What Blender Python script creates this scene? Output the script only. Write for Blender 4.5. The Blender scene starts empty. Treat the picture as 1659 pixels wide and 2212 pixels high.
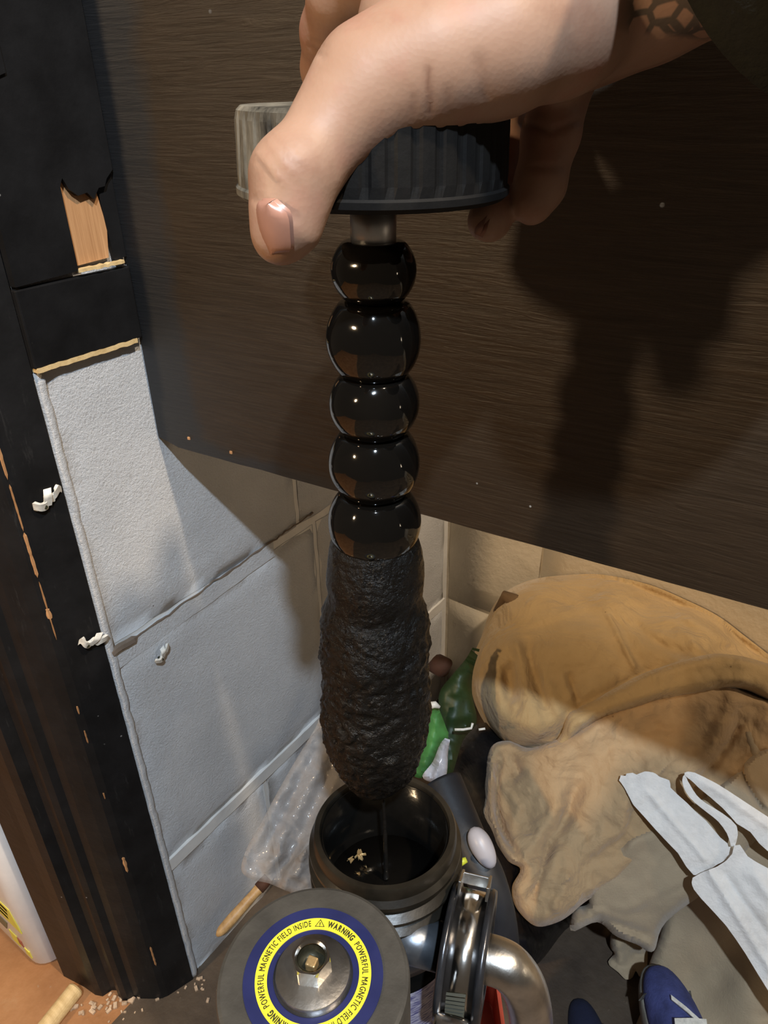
import bpy, bmesh, random
import numpy as np
from math import radians, sin, cos, pi, sqrt, atan2, exp, hypot
from mathutils import Vector, Matrix, noise
try:
    import openvdb
except Exception:
    openvdb = None
random.seed(7)
SC = bpy.context.scene
COL = SC.collection

# ------------------------------------------------------------------ camera
F = 1597.0                       # focal length in pixels of the 1659 x 2212 frame
CAM = Vector((.373, 0, .70))
ROT = Matrix.Rotation(radians(36), 3, 'Z') @ Matrix.Rotation(radians(60.5), 3, 'X') @ Matrix.Rotation(radians(-1.4), 3, 'Z')
cd = bpy.data.cameras.new('camera'); cam = bpy.data.objects.new('camera', cd); COL.objects.link(cam)
cam.matrix_world = Matrix.Translation(CAM) @ ROT.to_4x4()
cd.sensor_fit = 'AUTO'; cd.sensor_width = 36.0; cd.lens = F / 2212 * 36; cd.clip_start = .01
SC.camera = cam

# ------------------------------------------------------------------ world, lamps, exposure
W = bpy.data.worlds.new('world'); SC.world = W; W.use_nodes = True
W.node_tree.nodes['Background'].inputs[0].default_value = (1.0, .80, .60, 1)
W.node_tree.nodes['Background'].inputs[1].default_value = .075
def lamp(name, loc, energy, col, size):
    l = bpy.data.lights.new(name, 'POINT'); l.energy = energy; l.color = col; l.shadow_soft_size = size
    o = bpy.data.objects.new(name, l); o.location = loc; COL.objects.link(o); return o
lamp('cool_work_lamp', (.80, -.42, 1.62), 80, (.74, .87, 1.0), .022)
lamp('warm_ceiling_lamp', (1.45, .165, 2.65), 195, (1.0, .80, .58), .06)
lamp('warm_doorway_lamp', (-.12, -.92, 1.15), 40, (1.0, .72, .43), .04)
lamp('warm_corner_lamp', (1.25, .43, .62), 3.2, (1.0, .82, .60), .06)
SC.view_settings.view_transform = 'Standard'; SC.view_settings.look = 'None'
SC.view_settings.exposure = 0.0; SC.view_settings.gamma = 1.0; SC.view_settings.use_curve_mapping = False

# ------------------------------------------------------------------ helpers
def ray(px, py): return ROT @ Vector(((px - 829.5) / F, -(py - 1106) / F, -1.0))
def P(px, py, d): return CAM + ray(px, py) * d                      # point at a depth along the lens axis
def on(px, py, ax, val):                                           # point on a wall or floor plane
    r = ray(px, py); return CAM + r * ((val - CAM[ax]) / r[ax])
def proj(p):
    q = ROT.transposed() @ (Vector(p) - CAM); return 829.5 + F * q.x / -q.z, 1106 - F * q.y / -q.z, -q.z

def link(name, me, mat=None, parent=None, smooth=False):
    o = bpy.data.objects.new(name, me); COL.objects.link(o)
    if mat is not None and not me.materials: me.materials.append(mat)
    if smooth: me.shade_smooth()
    if parent is not None:
        o.parent = parent
        o.matrix_parent_inverse = parent.matrix_basis.inverted()
    return o
def from_bm(name, bm, mat=None, parent=None, smooth=False):
    bmesh.ops.recalc_face_normals(bm, faces=bm.faces[:])
    me = bpy.data.meshes.new(name); bm.to_mesh(me); bm.free(); return link(name, me, mat, parent, smooth)
def from_py(name, v, f, mat=None, parent=None, smooth=False):
    me = bpy.data.meshes.new(name); me.from_pydata([tuple(x) for x in v], [], [tuple(x) for x in f]); me.update()
    return link(name, me, mat, parent, smooth)
def thing(name, label, cat, loc=(0, 0, 0), group=None):
    o = bpy.data.objects.new(name, None); o.location = loc; o.empty_display_size = .02; COL.objects.link(o)
    return tag(o, label, cat, group)
def tag(o, label, cat, group=None, kind=None):
    o['label'] = label; o['category'] = cat
    if group: o['group'] = group
    if kind: o['kind'] = kind
    return o
def struct(o): o['kind'] = 'structure'; return o

def box(bm, a, b, bev=0.0, M=None):
    a, b = Vector(a), Vector(b)
    r = bmesh.ops.create_cube(bm, size=1.0); vs = r['verts']
    for v in vs: v.co = Vector((a[i] + (v.co[i] + .5) * (b[i] - a[i]) for i in range(3)))
    if bev:
        es = list({e for v in vs for e in v.link_edges})
        rb = bmesh.ops.bevel(bm, geom=es, offset=bev, segments=2, affect='EDGES', profile=.6)
        vs = list({v for f in rb['faces'] for v in f.verts} | {v for v in vs if v.is_valid})
    if M is not None:
        for v in vs: v.co = M @ v.co
    return vs
def prism(bm, poly, z0, z1, axis='z'):
    n = len(poly)
    def mk(p, h):
        return (p[0], p[1], h) if axis == 'z' else ((h, p[0], p[1]) if axis == 'x' else (p[0], h, p[1]))
    lo = [bm.verts.new(mk(p, z0)) for p in poly]; hi = [bm.verts.new(mk(p, z1)) for p in poly]
    bm.faces.new(lo[::-1]); bm.faces.new(hi)
    for i in range(n): bm.faces.new((lo[i], lo[(i + 1) % n], hi[(i + 1) % n], hi[i]))
def frame_from(axis, origin):
    z = Vector(axis).normalized(); x = z.orthogonal().normalized(); y = z.cross(x)
    M = Matrix((x, y, z)).transposed().to_4x4(); M.translation = Vector(origin); return M
def lathe(bm, prof, seg=64, M=None, rfun=None, cap0=True, cap1=True):
    """prof: list of (radius, height)"""
    rings = []
    for k, (r, h) in enumerate(prof):
        ring = []
        for i in range(seg):
            a = 2 * pi * i / seg
            rr = r if rfun is None else rfun(r, h, a)
            p = Vector((rr * cos(a), rr * sin(a), h)); ring.append(bm.verts.new(M @ p if M is not None else p))
        rings.append(ring)
    for k in range(len(rings) - 1):
        for i in range(seg):
            j = (i + 1) % seg; bm.faces.new((rings[k][i], rings[k][j], rings[k + 1][j], rings[k + 1][i]))
    if cap0: bm.faces.new(rings[0][::-1])
    if cap1: bm.faces.new(rings[-1])
def catmull(pts, n=8, closed=False):
    pts = [Vector(p) for p in pts]; out = []; N = len(pts)
    rng = range(N if closed else N - 1)
    for i in rng:
        if closed: p0, p1, p2, p3 = pts[i - 1], pts[i], pts[(i + 1) % N], pts[(i + 2) % N]
        else: p0, p1, p2, p3 = pts[max(i - 1, 0)], pts[i], pts[i + 1], pts[min(i + 2, N - 1)]
        for k in range(n):
            t = k / n
            out.append(.5 * (2 * p1 + (p2 - p0) * t + (2 * p0 - 5 * p1 + 4 * p2 - p3) * t * t + (3 * p1 - p0 - 3 * p2 + p3) * t ** 3))
    if not closed: out.append(pts[-1])
    return out
def tube(bm, pts, rad, seg=16, cap=True):
    """tube along points; rad a number or list"""
    n = len(pts); pts = [Vector(p) for p in pts]; rs = rad if hasattr(rad, '__len__') else [rad] * n
    t0 = (pts[1] - pts[0]).normalized(); x = t0.orthogonal().normalized(); rings = []
    for i in range(n):
        t = (pts[min(i + 1, n - 1)] - pts[max(i - 1, 0)]).normalized()
        x = (x - t * x.dot(t)).normalized(); y = t.cross(x)
        rings.append([bm.verts.new(pts[i] + (x * cos(2 * pi * k / seg) + y * sin(2 * pi * k / seg)) * rs[i]) for k in range(seg)])
    for i in range(n - 1):
        for k in range(seg):
            j = (k + 1) % seg; bm.faces.new((rings[i][k], rings[i][j], rings[i + 1][j], rings[i + 1][k]))
    if cap: bm.faces.new(rings[0][::-1]); bm.faces.new(rings[-1])
def band(bm, pts, nrm, width, thick):
    """flat strip of rectangular section along pts; nrm: list of width directions"""
    rings = []; n = len(pts)
    for i in range(n):
        t = (pts[min(i + 1, n - 1)] - pts[max(i - 1, 0)]).normalized(); w = Vector(nrm[i]).normalized(); u = t.cross(w).normalized()
        rings.append([bm.verts.new(pts[i] + w * a * width / 2 + u * b * thick / 2) for a, b in ((-1, -1), (1, -1), (1, 1), (-1, 1))])
    for i in range(n - 1):
        for k in range(4):
            j = (k + 1) % 4; bm.faces.new((rings[i][k], rings[i][j], rings[i + 1][j], rings[i + 1][k]))
    bm.faces.new(rings[0][::-1]); bm.faces.new(rings[-1])

# ------------------------------------------------------------------ materials
class NT:
    def __init__(s, name):
        s.m = bpy.data.materials.new(name); s.m.use_nodes = True; s.t = s.m.node_tree
        s.b = s.t.nodes['Principled BSDF']; s.L = s.t.links.new
        s.co = s.t.nodes.new('ShaderNodeTexCoord')
    def n(s, typ, **kw):
        o = s.t.nodes.new(typ)
        for k, v in kw.items():
            if hasattr(o, k) and k not in o.inputs: setattr(o, k, v)
            else: o.inputs[k].default_value = v
        return o
    def map(s, scale=(1, 1, 1), rot=(0, 0, 0)):
        m = s.n('ShaderNodeMapping'); m.inputs['Scale'].default_value = scale; m.inputs['Rotation'].default_value = rot
        s.L(s.co.outputs['Object'], m.inputs[0]); return m.outputs[0]
    def noise(s, scale, detail=4, rough=.55, vec=None, dist=0.0):
        o = s.n('ShaderNodeTexNoise'); o.inputs['Scale'].default_value = scale; o.inputs['Detail'].default_value = detail
        o.inputs['Roughness'].default_value = rough; o.inputs['Distortion'].default_value = dist
        s.L(vec if vec is not None else s.co.outputs['Object'], o.inputs['Vector']); return o.outputs['Fac']
    def vor(s, scale, feature='F1', vec=None):
        o = s.n('ShaderNodeTexVoronoi'); o.feature = feature; o.inputs['Scale'].default_value = scale
        s.L(vec if vec is not None else s.co.outputs['Object'], o.inputs['Vector']); return o.outputs['Distance']
    def ramp(s, fac, stops):
        r = s.n('ShaderNodeValToRGB'); e = r.color_ramp.elements
        while len(e) < len(stops): e.new(.5)
        for el, (p, c) in zip(e, stops):
            el.position = p; el.color = (*c, 1) if len(c) == 3 else c
        s.L(fac, r.inputs[0]); return r.outputs[0]
    def step(s, fac, a, b):
        r = s.n('ShaderNodeMapRange'); r.inputs[1].default_value = a; r.inputs[2].default_value = b; s.L(fac, r.inputs[0]); return r.outputs[0]
    def mix(s, fac, a, b):
        m = s.n('ShaderNodeMix'); m.data_type = 'RGBA'
        for val, sock in ((fac, m.inputs[0]), (a, m.inputs[6]), (b, m.inputs[7])):
            if hasattr(val, 'is_linked'): s.L(val, sock)
            else: sock.default_value = val if isinstance(val, (int, float)) else (*val, 1)
        return m.outputs[2]
    def math(s, op, a, b=0.0):
        m = s.n('ShaderNodeMath'); m.operation = op
        for val, sock in ((a, m.inputs[0]), (b, m.inputs[1])):
            if hasattr(val, 'is_linked'): s.L(val, sock)
            else: sock.default_value = val
        return m.outputs[0]
    def xyz(s):
        x = s.n('ShaderNodeSeparateXYZ'); s.L(s.co.outputs['Object'], x.inputs[0]); return x.outputs
    def color(s, c):
        if hasattr(c, 'is_linked'): s.L(c, s.b.inputs['Base Color'])
        else: s.b.inputs['Base Color'].default_value = (*c, 1)
    def bump(s, h, strength=.3, dist=.001, prev=None):
        b = s.n('ShaderNodeBump'); b.inputs['Strength'].default_value = strength; b.inputs['Distance'].default_value = dist
        s.L(h, b.inputs['Height'])
        if prev is not None: s.L(prev, b.inputs['Normal'])
        s.L(b.outputs[0], s.b.inputs['Normal']); return b.outputs[0]
    def set(s, **kw):
        for k, v in kw.items():
            k = k.replace('_', ' ')
            if hasattr(v, 'is_linked'): s.L(v, s.b.inputs[k])
            else: s.b.inputs[k].default_value = v
        return s

def simple(name, col, rough=.5, metal=0., var=.15, scale=60, bump=.0, bs=200, spec=.5, bd=.001, **kw):
    s = NT(name); c2 = tuple(x * (1 - var) for x in col); c1 = tuple(min(1, x * (1 + var)) for x in col)
    s.color(s.ramp(s.noise(scale), [(.3, c2), (.7, c1)])); s.set(Roughness=rough, Metallic=metal)
    s.b.inputs['Specular IOR Level'].default_value = spec
    if bump: s.bump(s.noise(bs), bump, bd)
    s.set(**kw); return s.m

def m_block():
    s = NT('white_masonry_paint')
    c = s.ramp(s.noise(14, 5), [(.3, (.60, .61, .63)), (.65, (.72, .73, .75))])
    dirt = s.step(s.noise(55, 6, .7), .66, .74)
    c = s.mix(s.math('MULTIPLY', dirt, .35), c, (.30, .26, .21))
    pit = s.step(s.vor(70), .045, .02)
    c = s.mix(s.math('MULTIPLY', pit, s.step(s.noise(23), .55, .62)), c, (.10, .07, .05))
    s.color(c); s.set(Roughness=.26); s.b.inputs['Specular IOR Level'].default_value = .6
    h = s.math('ADD', s.math('MULTIPLY', s.noise(480, 5, .78), 1.0), s.math('MULTIPLY', s.noise(150, 4), .5))
    s.bump(h, .75, .0022); return s.m
M_BLOCK = m_block()
def m_back():
    s = NT('cream_masonry_paint')
    c = s.ramp(s.noise(12, 5), [(.3, (.52, .46, .36)), (.7, (.64, .57, .46))])
    c = s.mix(s.math('MULTIPLY', s.step(s.noise(40, 6, .7), .63, .72), .5), c, (.25, .2, .15))
    s.color(c); s.set(Roughness=.6); s.bump(s.noise(150, 4), .35, .002); return s.m
M_BACK = m_back()
M_MORTAR = simple('painted_mortar', (.70, .69, .67), .4, var=.06, bump=.3, bs=200, bd=.001)
M_CRACK = simple('dark_crack', (.16, .12, .09), .9)
def m_panel():
    s = NT('dark_stained_plywood'); v = s.map((9, 60, 150), (0, radians(4), 0))
    g = s.noise(1.7, 9, .68, v, 2.2); g2 = s.noise(7, 4, .6, s.map((5, 60, 90)))
    c = s.ramp(g, [(.30, (.017, .0108, .0062)), (.55, (.027, .0172, .0100)), (.78, (.039, .0258, .0155))])
    x = s.xyz(); e = s.math('ADD', x[0], s.math('MULTIPLY', s.noise(26, 5, .7), .035))
    blk = s.step(e, .062, .048)
    zz = s.math('ADD', x[2], s.math('MULTIPLY', s.noise(30, 4), .02))
    low = s.math('MULTIPLY', s.step(zz, .529, .522), s.step(x[0], .20, .12))
    blk = s.math('MAXIMUM', blk, low)
    c = s.mix(blk, c, (.017, .017, .018))
    spk = s.math('MULTIPLY', s.step(s.vor(48), .05, .03), s.step(s.noise(9, 3), .56, .60))
    c = s.mix(spk, c, (.55, .58, .58))
    s.color(c); s.set(Roughness=.42); s.b.inputs['Specular IOR Level'].default_value = .45
    s.bump(s.math('ADD', g, s.math('MULTIPLY', g2, .5)), .32, .0018); return s.m
M_PANEL = m_panel()
def m_black_paint(name, scrape=True):
    s = NT(name)
    c = s.ramp(s.noise(40, 5), [(.3, (.007, .007, .0075)), (.75, (.014, .014, .015))])
    if scrape:
        sm = s.step(s.noise(3.2, 8, .75, s.map((70, 70, 9))), .60, .72)
        c = s.mix(s.math('MULTIPLY', sm, .14), c, (.13, .125, .12))
    spk = s.math('MULTIPLY', s.step(s.vor(85), .07, .04), s.step(s.noise(17, 3), .57, .62))
    c = s.mix(spk, c, (.45, .44, .42))
    s.color(c); s.set(Roughness=.42); s.b.inputs['Specular IOR Level'].default_value = .22
    s.bump(s.noise(90, 5), .25, .0015); return s.m
M_FRAME = m_black_paint('scuffed_black_gloss_paint'); M_BATTEN = m_black_paint('flat_black_paint', False)
def m_wood(name, a, b, stretch=(40, 40, 4), rough=.6):
    s = NT(name); g = s.noise(5, 6, .6, s.map(stretch)); s.color(s.ramp(g, [(.3, a), (.7, b)])); s.set(Roughness=rough)
    s.bump(g, .4, .001); return s.m
M_BAREWOOD = m_wood('bare_orange_wood', (.42, .21, .09), (.62, .34, .16), (120, 120, 5))
M_DOWEL = m_wood('pale_wood', (.55, .38, .17), (.78, .58, .30), (8, 40, 40))
M_HANDLE = m_wood('worn_handle_wood', (.36, .20, .07), (.60, .38, .17), (30, 30, 30), .45)
def m_floor(name, a, b, c3, rough=.7):
    s = NT(name); c = s.ramp(s.noise(9, 8, .65), [(.3, a), (.6, b), (.8, c3)])
    c = s.mix(s.math('MULTIPLY', s.step(s.noise(120, 4, .7), .66, .75), .5), c, (.35, .26, .18))
    s.color(c); s.set(Roughness=rough); s.bump(s.noise(60, 6), .5, .003); return s.m
M_FLOOR = m_floor('dirty_concrete', (.045, .03, .02), (.10, .07, .045), (.17, .125, .085))
M_FLOOR2 = m_floor('orange_brown_vinyl', (.24, .10, .035), (.40, .20, .09), (.46, .30, .17), .45)
M_PLASTIC_CAP = None
A_LAT = .302
def m_cap():
    s = NT('side_lit_dusty_black_plastic')
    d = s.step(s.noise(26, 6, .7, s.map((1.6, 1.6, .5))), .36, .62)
    x = s.xyz(); side = s.step(s.math('ADD', s.math('MULTIPLY', x[0], cos(radians(36))), s.math('MULTIPLY', x[1], sin(radians(36)))), A_LAT - .016, A_LAT - .026)  # lit side and hand's shade painted in: dust pale on the left only
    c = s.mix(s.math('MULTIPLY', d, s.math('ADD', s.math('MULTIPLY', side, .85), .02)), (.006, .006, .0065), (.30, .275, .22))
    s.color(c); s.set(Roughness=.6); s.b.inputs['Specular IOR Level'].default_value = .16; s.bump(s.noise(140, 5), .25, .0012); return s.m
M_CAP = m_cap()
M_OIL = simple('black_sludge_oil', (.004, .0035, .003), .07, bump=.10, bs=45, bd=.003, spec=.65)
def m_sludge():
    s = NT('magnetic_sludge'); n = s.noise(170, 6, .7)
    s.color(s.ramp(n, [(.35, (.003, .003, .003)), (.7, (.008, .007, .006))]))
    s.set(Roughness=s.ramp(s.noise(70, 5, .7), [(.38, (.14,) * 3), (.62, (.42,) * 3)])); s.b.inputs['Specular IOR Level'].default_value = .32
    s.bump(s.math('ADD', n, s.math('MULTIPLY', s.noise(420, 4), .6)), .9, .0022); return s.m
M_SLUDGE = m_sludge()
M_STEEL = simple('polished_steel', (.62, .60, .57), .18, 1.0, var=.12, scale=90, bump=.08, bs=120)
M_STEEL_DULL = simple('scuffed_steel', (.55, .53, .50), .30, 1.0, var=.3, scale=70, bump=.15, bs=220)
M_STEM = simple('brushed_steel', (.66, .64, .62), .36, 1.0, var=.15, scale=90)
M_STUB = simple('smeared_blue_grey_steel', (.16, .18, .21), .35, .8, var=.55, scale=45, bump=.2, bs=90)
M_HOUSING = simple('oily_black_plastic', (.0045, .0042, .0038), .16, var=.3, scale=50, bump=.15, bs=60, bd=.002, spec=.18)
M_NECK = simple('grimy_neck_plastic', (.016, .013, .009), .33, var=.5, scale=60, bump=.2, bs=90)
M_OLIVESTEEL = simple('dark_olive_steel', (.05, .05, .035), .35, .6, var=.4, scale=300)
M_DARKSTEEL = simple('dark_oily_steel', (.06, .062, .07), .25, .7, var=.4, scale=70, bump=.15, bs=90)
M_DISC = simple('dusty_charcoal_plastic', (.050, .047, .041), .55, var=.3, scale=60, bump=.2, bs=300)
def m_label_blue():
    s = NT('navy_label_print'); c = s.ramp(s.noise(60), [(.3, (.013, .017, .075)), (.7, (.020, .026, .11))])
    c = s.mix(s.math('MULTIPLY', s.step(s.noise(38, 7, .75), .62, .70), .6), c, (.30, .29, .30))
    s.color(c); s.set(Roughness=.4); return s.m
M_BLUE = m_label_blue()
M_YELLOW = simple('yellow_label_print', (.86, .76, .045), .42, var=.06, scale=60)
M_INK = simple('black_ink', (.03, .03, .015), .5)
def m_skin():
    s = NT('skin')
    c = s.ramp(s.noise(55, 5), [(.34, (.31, .170, .115)), (.50, (.375, .228, .158)), (.72, (.41, .258, .185))])
    c = s.mix(s.math('MULTIPLY', s.step(s.noise(60, 3), .55, .70), .45), c, (.40, .19, .14))
    # woven tattoo on the wrist
    tv = s.map((60, 60, 60)); cell = s.vor(3.2, 'DISTANCE_TO_EDGE', tv)
    lines = s.step(cell, .17, .10); at = s.n('ShaderNodeAttribute'); at.attribute_name = 'tattoo'
    c = s.mix(s.math('MULTIPLY', s.math('MULTIPLY', lines, at.outputs['Fac']), .8), c, (.045, .05, .045))
    cr = s.n('ShaderNodeAttribute'); cr.attribute_name = 'crease_shade'
    c = s.mix(s.math('MULTIPLY', cr.outputs['Fac'], .7), c, (.15, .06, .035))  # groove shade painted into the skin colour
    s.color(c); s.set(Roughness=.54, Subsurface_Weight=.10, Subsurface_Scale=.006)
    s.b.inputs['Subsurface Radius'].default_value = (1, .35, .2)
    w = s.n('ShaderNodeTexVoronoi'); w.inputs['Scale'].default_value = 900; s.L(s.co.outputs['Object'], w.inputs['Vector'])
    s.bump(s.math('ADD', w.outputs['Distance'], s.noise(220, 4)), .10, .0003); return s.m
M_SKIN = m_skin()
M_NAIL = simple('fingernail', (.42, .225, .17), .26, var=.10, scale=90)
M_NAILRIM = simple('nail_rim', (.70, .52, .38), .35)
M_SLEEVE = simple('dark_green_knit', (.006, .006, .0025), .95, var=.3, scale=150, bump=.5, bs=500)
def m_cloth(name, a, b, spots=True, sc=1.0, wks=.55):
    s = NT(name); c = s.ramp(s.noise(14, 6, .6), [(.3, a), (.7, b)])
    if spots:
        sp = s.math('MULTIPLY', s.step(s.vor(60), .06, .035), s.step(s.noise(20), .54, .6))
        c = s.mix(s.math('MULTIPLY', sp, .7), c, (.10, .06, .03))
        st = s.step(s.noise(22, 5, .6), .64, .74); c = s.mix(s.math('MULTIPLY', st, .25), c, (.20, .12, .055))
    s.color(c); s.set(Roughness=.95); s.b.inputs['Specular IOR Level'].default_value = .15
    wk = s.bump(s.noise(24, 3, .5, None, 1.2), wks, .012)
    s.bump(s.math('ADD', s.noise(420 * sc, 4, .7), s.noise(70, 5)), .35, .002, wk)
    s.b.inputs['Sheen Weight'].default_value = .25; return s.m
M_TAN = m_cloth('tan_flannel', (.39, .265, .125), (.49, .345, .175))
M_TAN2 = m_cloth('orange_tan_flannel', (.42, .28, .15), (.51, .355, .205))
M_BEIGE = m_cloth('beige_canvas', (.37, .285, .19), (.43, .34, .23), False, 1.5, .12)
M_PAPER = simple('white_paper_towel', (.84, .80, .76), .9, var=.05, scale=120, bump=.4, bs=330, bd=.002, spec=.1)
def m_bag(name, col, alpha, rough=.12):
    s = NT(name); s.color(col); s.set(Roughness=rough, Alpha=alpha); s.b.inputs['Specular IOR Level'].default_value = .8
    s.bump(s.noise(35, 4, .6, None, .6), .5, .006); return s.m
M_CLEAR = m_bag('clear_polythene', (.50, .47, .45), .30)
M_GREEN = simple('green_packet_film', (.05, .19, .045), .55, var=.5, scale=25, bump=.3, bs=60)
M_DKGREEN = simple('dark_green_film', (.012, .030, .005), .5, var=.4, scale=30, bump=.3, bs=60)
M_BINBAG = simple('black_refuse_film', (.006, .006, .007), .30, bump=.6, bs=25, bd=.006)
M_HOSE = simple('dark_blue_grey_rubber', (.012, .014, .019), .5, var=.4, scale=40, bump=.2, bs=120)
M_WHITE = simple('white_plastic', (.78, .78, .80), .35, var=.04)
M_RED = simple('red_plastic', (.30, .045, .025), .45, var=.25, scale=40, bump=.15, bs=90)
M_LAVENDER = simple('bluish_white_plastic', (.34, .34, .39), .4, var=.06)
M_LIME = simple('yellow_green_plastic', (.42, .48, .04), .4)
M_CANVAS_BLUE = simple('worn_blue_canvas', (.055, .068, .21), .9, var=.55, scale=45, bump=.5, bs=500)
M_NAVY = simple('navy_canvas', (.012, .016, .045), .9, bump=.4, bs=500)
M_RUBBER = simple('grubby_grey_rubber', (.24, .23, .20), .6, var=.3, scale=60)
M_CLIP = simple('off_white_clip_plastic', (.70, .68, .62), .45, var=.2, scale=300)
M_GOLD = simple('brass_colour_flake', (.55, .38, .18), .35, .6, bump=.5, bs=300)
M_STRAND = simple('wet_oil_strand', (.012, .011, .010), .05, spec=.9, bump=.4, bs=300)
M_DEBRIS = simple('pale_wood_crumbs', (.52, .38, .26), .8, var=.4, scale=200)
M_TANDK = simple('dark_tan_cloth', (.14, .085, .04), .9, bump=.3)
M_RUST = simple('rust_brown_leather', (.05, .018, .008), .8, var=.4, scale=50)
def m_purple():
    s = NT('purple_printed_label'); w = s.noise(9, 3, .6, s.map((20, 20, 230), (.3, 0, .5)))
    s.color(s.ramp(w, [(.42, (.06, .06, .22)), (.55, (.55, .52, .62))])); s.set(Roughness=.4); return s.m
M_PURPLE = m_purple()
M_YLABEL = simple('yellow_print', (.72, .66, .10), .4, var=.1); M_DKPRINT = simple('dark_print', (.06, .06, .09), .5)
M_OLIVE = simple('olive_print', (.16, .15, .09), .5); M_REDPRINT = simple('brown_red_print', (.36, .11, .07), .5)

# ------------------------------------------------------------------ setting
def rough_slab(y0, y1, z0, z1, plane, face, depth, step, amp, seed):
    """masonry block with worn edges; plane 'x' faces +x at x=face, plane 'y' faces -y at y=face"""
    n1 = max(2, int((y1 - y0) / step)); n2 = max(2, int((z1 - z0) / step)); v = []; f = []
    for i in range(n1 + 1):
        for j in range(n2 + 1):
            u = y0 + (y1 - y0) * i / n1; z = z0 + (z1 - z0) * j / n2; e = 0
            edge = i in (0, n1) or j in (0, n2)
            if edge: e = -.003 - .002 * noise.noise((u * 60, z * 60, seed))
            if i in (0, n1): u += .0012 * noise.noise((z * 90, seed, 1))
            if j in (0, n2): z += .0016 * noise.noise((u * 90, seed, 2))
            h = e + amp * noise.noise((u * 30, z * 30, seed))
            v.append((face + h, u, z) if plane == 'x' else (u, face - h, z))
    def idx(i, j): return i * (n2 + 1) + j
    for i in range(n1):
        for j in range(n2): f.append((idx(i, j), idx(i + 1, j), idx(i + 1, j + 1), idx(i, j + 1)))
    border = [idx(i, 0) for i in range(n1)] + [idx(n1, j) for j in range(n2)] + [idx(i, n2) for i in range(n1, 0, -1)] + [idx(0, j) for j in range(n2, 0, -1)]
    b0 = len(v)
    for k in border:
        p = v[k]; v.append((face - depth, p[1], p[2]) if plane == 'x' else (p[0], face + depth, p[2]))
    for k in range(len(border)):
        l = (k + 1) % len(border); f.append((border[l], border[k], b0 + k, b0 + l))
    if plane == 'y': f = [t[::-1] for t in f]
    return v, f

bm = bmesh.new(); box(bm, (-.03, -1.2, -.03), (1.4, .70, 0)); struct(from_bm('floor', bm, M_FLOOR))
bm = bmesh.new(); box(bm, (-1.0, -1.2, -.03), (-.0301, .70, -.0005)); struct(from_bm('floor', bm, M_FLOOR2))

bm = bmesh.new(); box(bm, (-.10, .2005, 0), (-.0035, .66, 1.25)); wl = struct(from_bm('wall_left', bm, M_MORTAR))
J = [(.0, .150), (.160, .376), (.384, .602), (.610, .82)]
cuts = [[.2005, .318, .637], [.2005, .414, .637], [.2005, .394, .637], [.2005, .30, .637]]
for k, ((z0, z1), cs) in enumerate(zip(J, cuts)):
    for a, b in zip(cs[:-1], cs[1:]):
        v, f = rough_slab(a + (.0 if a == cs[0] else .0025), b - .0025, z0, z1, 'x', 0.0, .003, .012, .0007, k * 3 + a)
        from_py('block', v, f, M_BLOCK, wl, True)
# crack that opened along the joint above the second course, and a smear of mortar below it
bm = bmesh.new(); pts = [Vector((-.0002, y, .3800 + .009 * (y - .2) / .2 + .0022 * noise.noise((y * 70, 3, 1)) + .0010 * noise.noise((y * 260, 3, 1)))) for y in np.linspace(.202, .41, 60)]
tube(bm, pts, [.0006 + .0007 * abs(noise.noise((p.y * 60, 9, 2))) + (.0022 if p.y < .222 else 0) for p in pts], 6); from_bm('mortar_crack', bm, M_CRACK, wl)
bm = bmesh.new(); pts = [Vector((-.0031, y, .3720 + .009 * (y - .2) / .2 + .002 * noise.noise((y * 40, 5, 1)))) for y in np.linspace(.203, .36, 40)]
band(bm, pts, [(0, 0, 1)] * 40, .014, .0056); from_bm('mortar_smear', bm, M_BLOCK, wl)
bm = bmesh.new(); pts = [Vector((-.0022, y, .155 + .0012 * noise.noise((y * 60, 5, 1)))) for y in np.linspace(.203, .636, 60)]
band(bm, pts, [(0, 0, 1)] * 60, .013, .004); from_bm('mortar_joint', bm, M_MORTAR, wl)
# filler bead down the edge by the door frame
bm = bmesh.new(); pts = [Vector((-.0022, .2022 + .0012 * noise.noise((1, 2, z * 90)), z)) for z in np.linspace(.0, .574, 90)]
tube(bm, pts, [.0037 + .0004 * noise.noise((4, 2, p.z * 160)) for p in pts], 8); from_bm('filler_bead', bm, M_BLOCK, wl, True)

bm = bmesh.new(); box(bm, (-.10, .6445, 0), (1.4, .74, 1.25)); wb = struct(from_bm('wall_back', bm, M_BACK))
for k, ((z0, z1), cs) in enumerate(zip(J, [[.0, .118, .56, 1.0], [.0, .116, .556, 1.0], [.0, .34, .78, 1.0], [.0, .1, .55, 1.0]])):
    for a, b in zip(cs[:-1], cs[1:]):
        v, f = rough_slab(a + .001, b - .0015, z0, z1 + .006, 'y', .641, .0034, .03, .0006, 40 + k * 3 + a); from_py('block', v, f, M_BACK, wb, True)

# dark panel hanging in front of the corner
bm = bmesh.new(); n = 60
lo = [(.001 + .999 * i / n, .5085 + .046 * (i / n) + .0006 * noise.noise((i * .9, 1, 4)) + (.004 if i == 0 else 0)) for i in range(n + 1)]
lo = [(x, .5085 + .0006 * noise.noise((i * .9, 1, 4)) + (.004 if i == 0 else 0)) for i, (x, z) in enumerate(lo)]
MP = Matrix.Translation((0, .269, 0)) @ Matrix.Rotation(.070, 4, 'Z') @ Matrix.Translation((0, -.269, 0))
prism(bm, lo + [(1.0, 1.5), (.001, 1.5)], .269, .281, 'y'); bm.transform(MP)
pn = tag(from_bm('plywood_panel', bm, M_PANEL), 'dark brown stained plywood panel with black painted edge hanging above the rags', 'panel')
bm = bmesh.new()
for x, z in ((.028, .5165), (.062, .5145)):
    box(bm, (x, .2682, z), (x + .0016, .2692, z + .0016), 0, MP)
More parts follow.
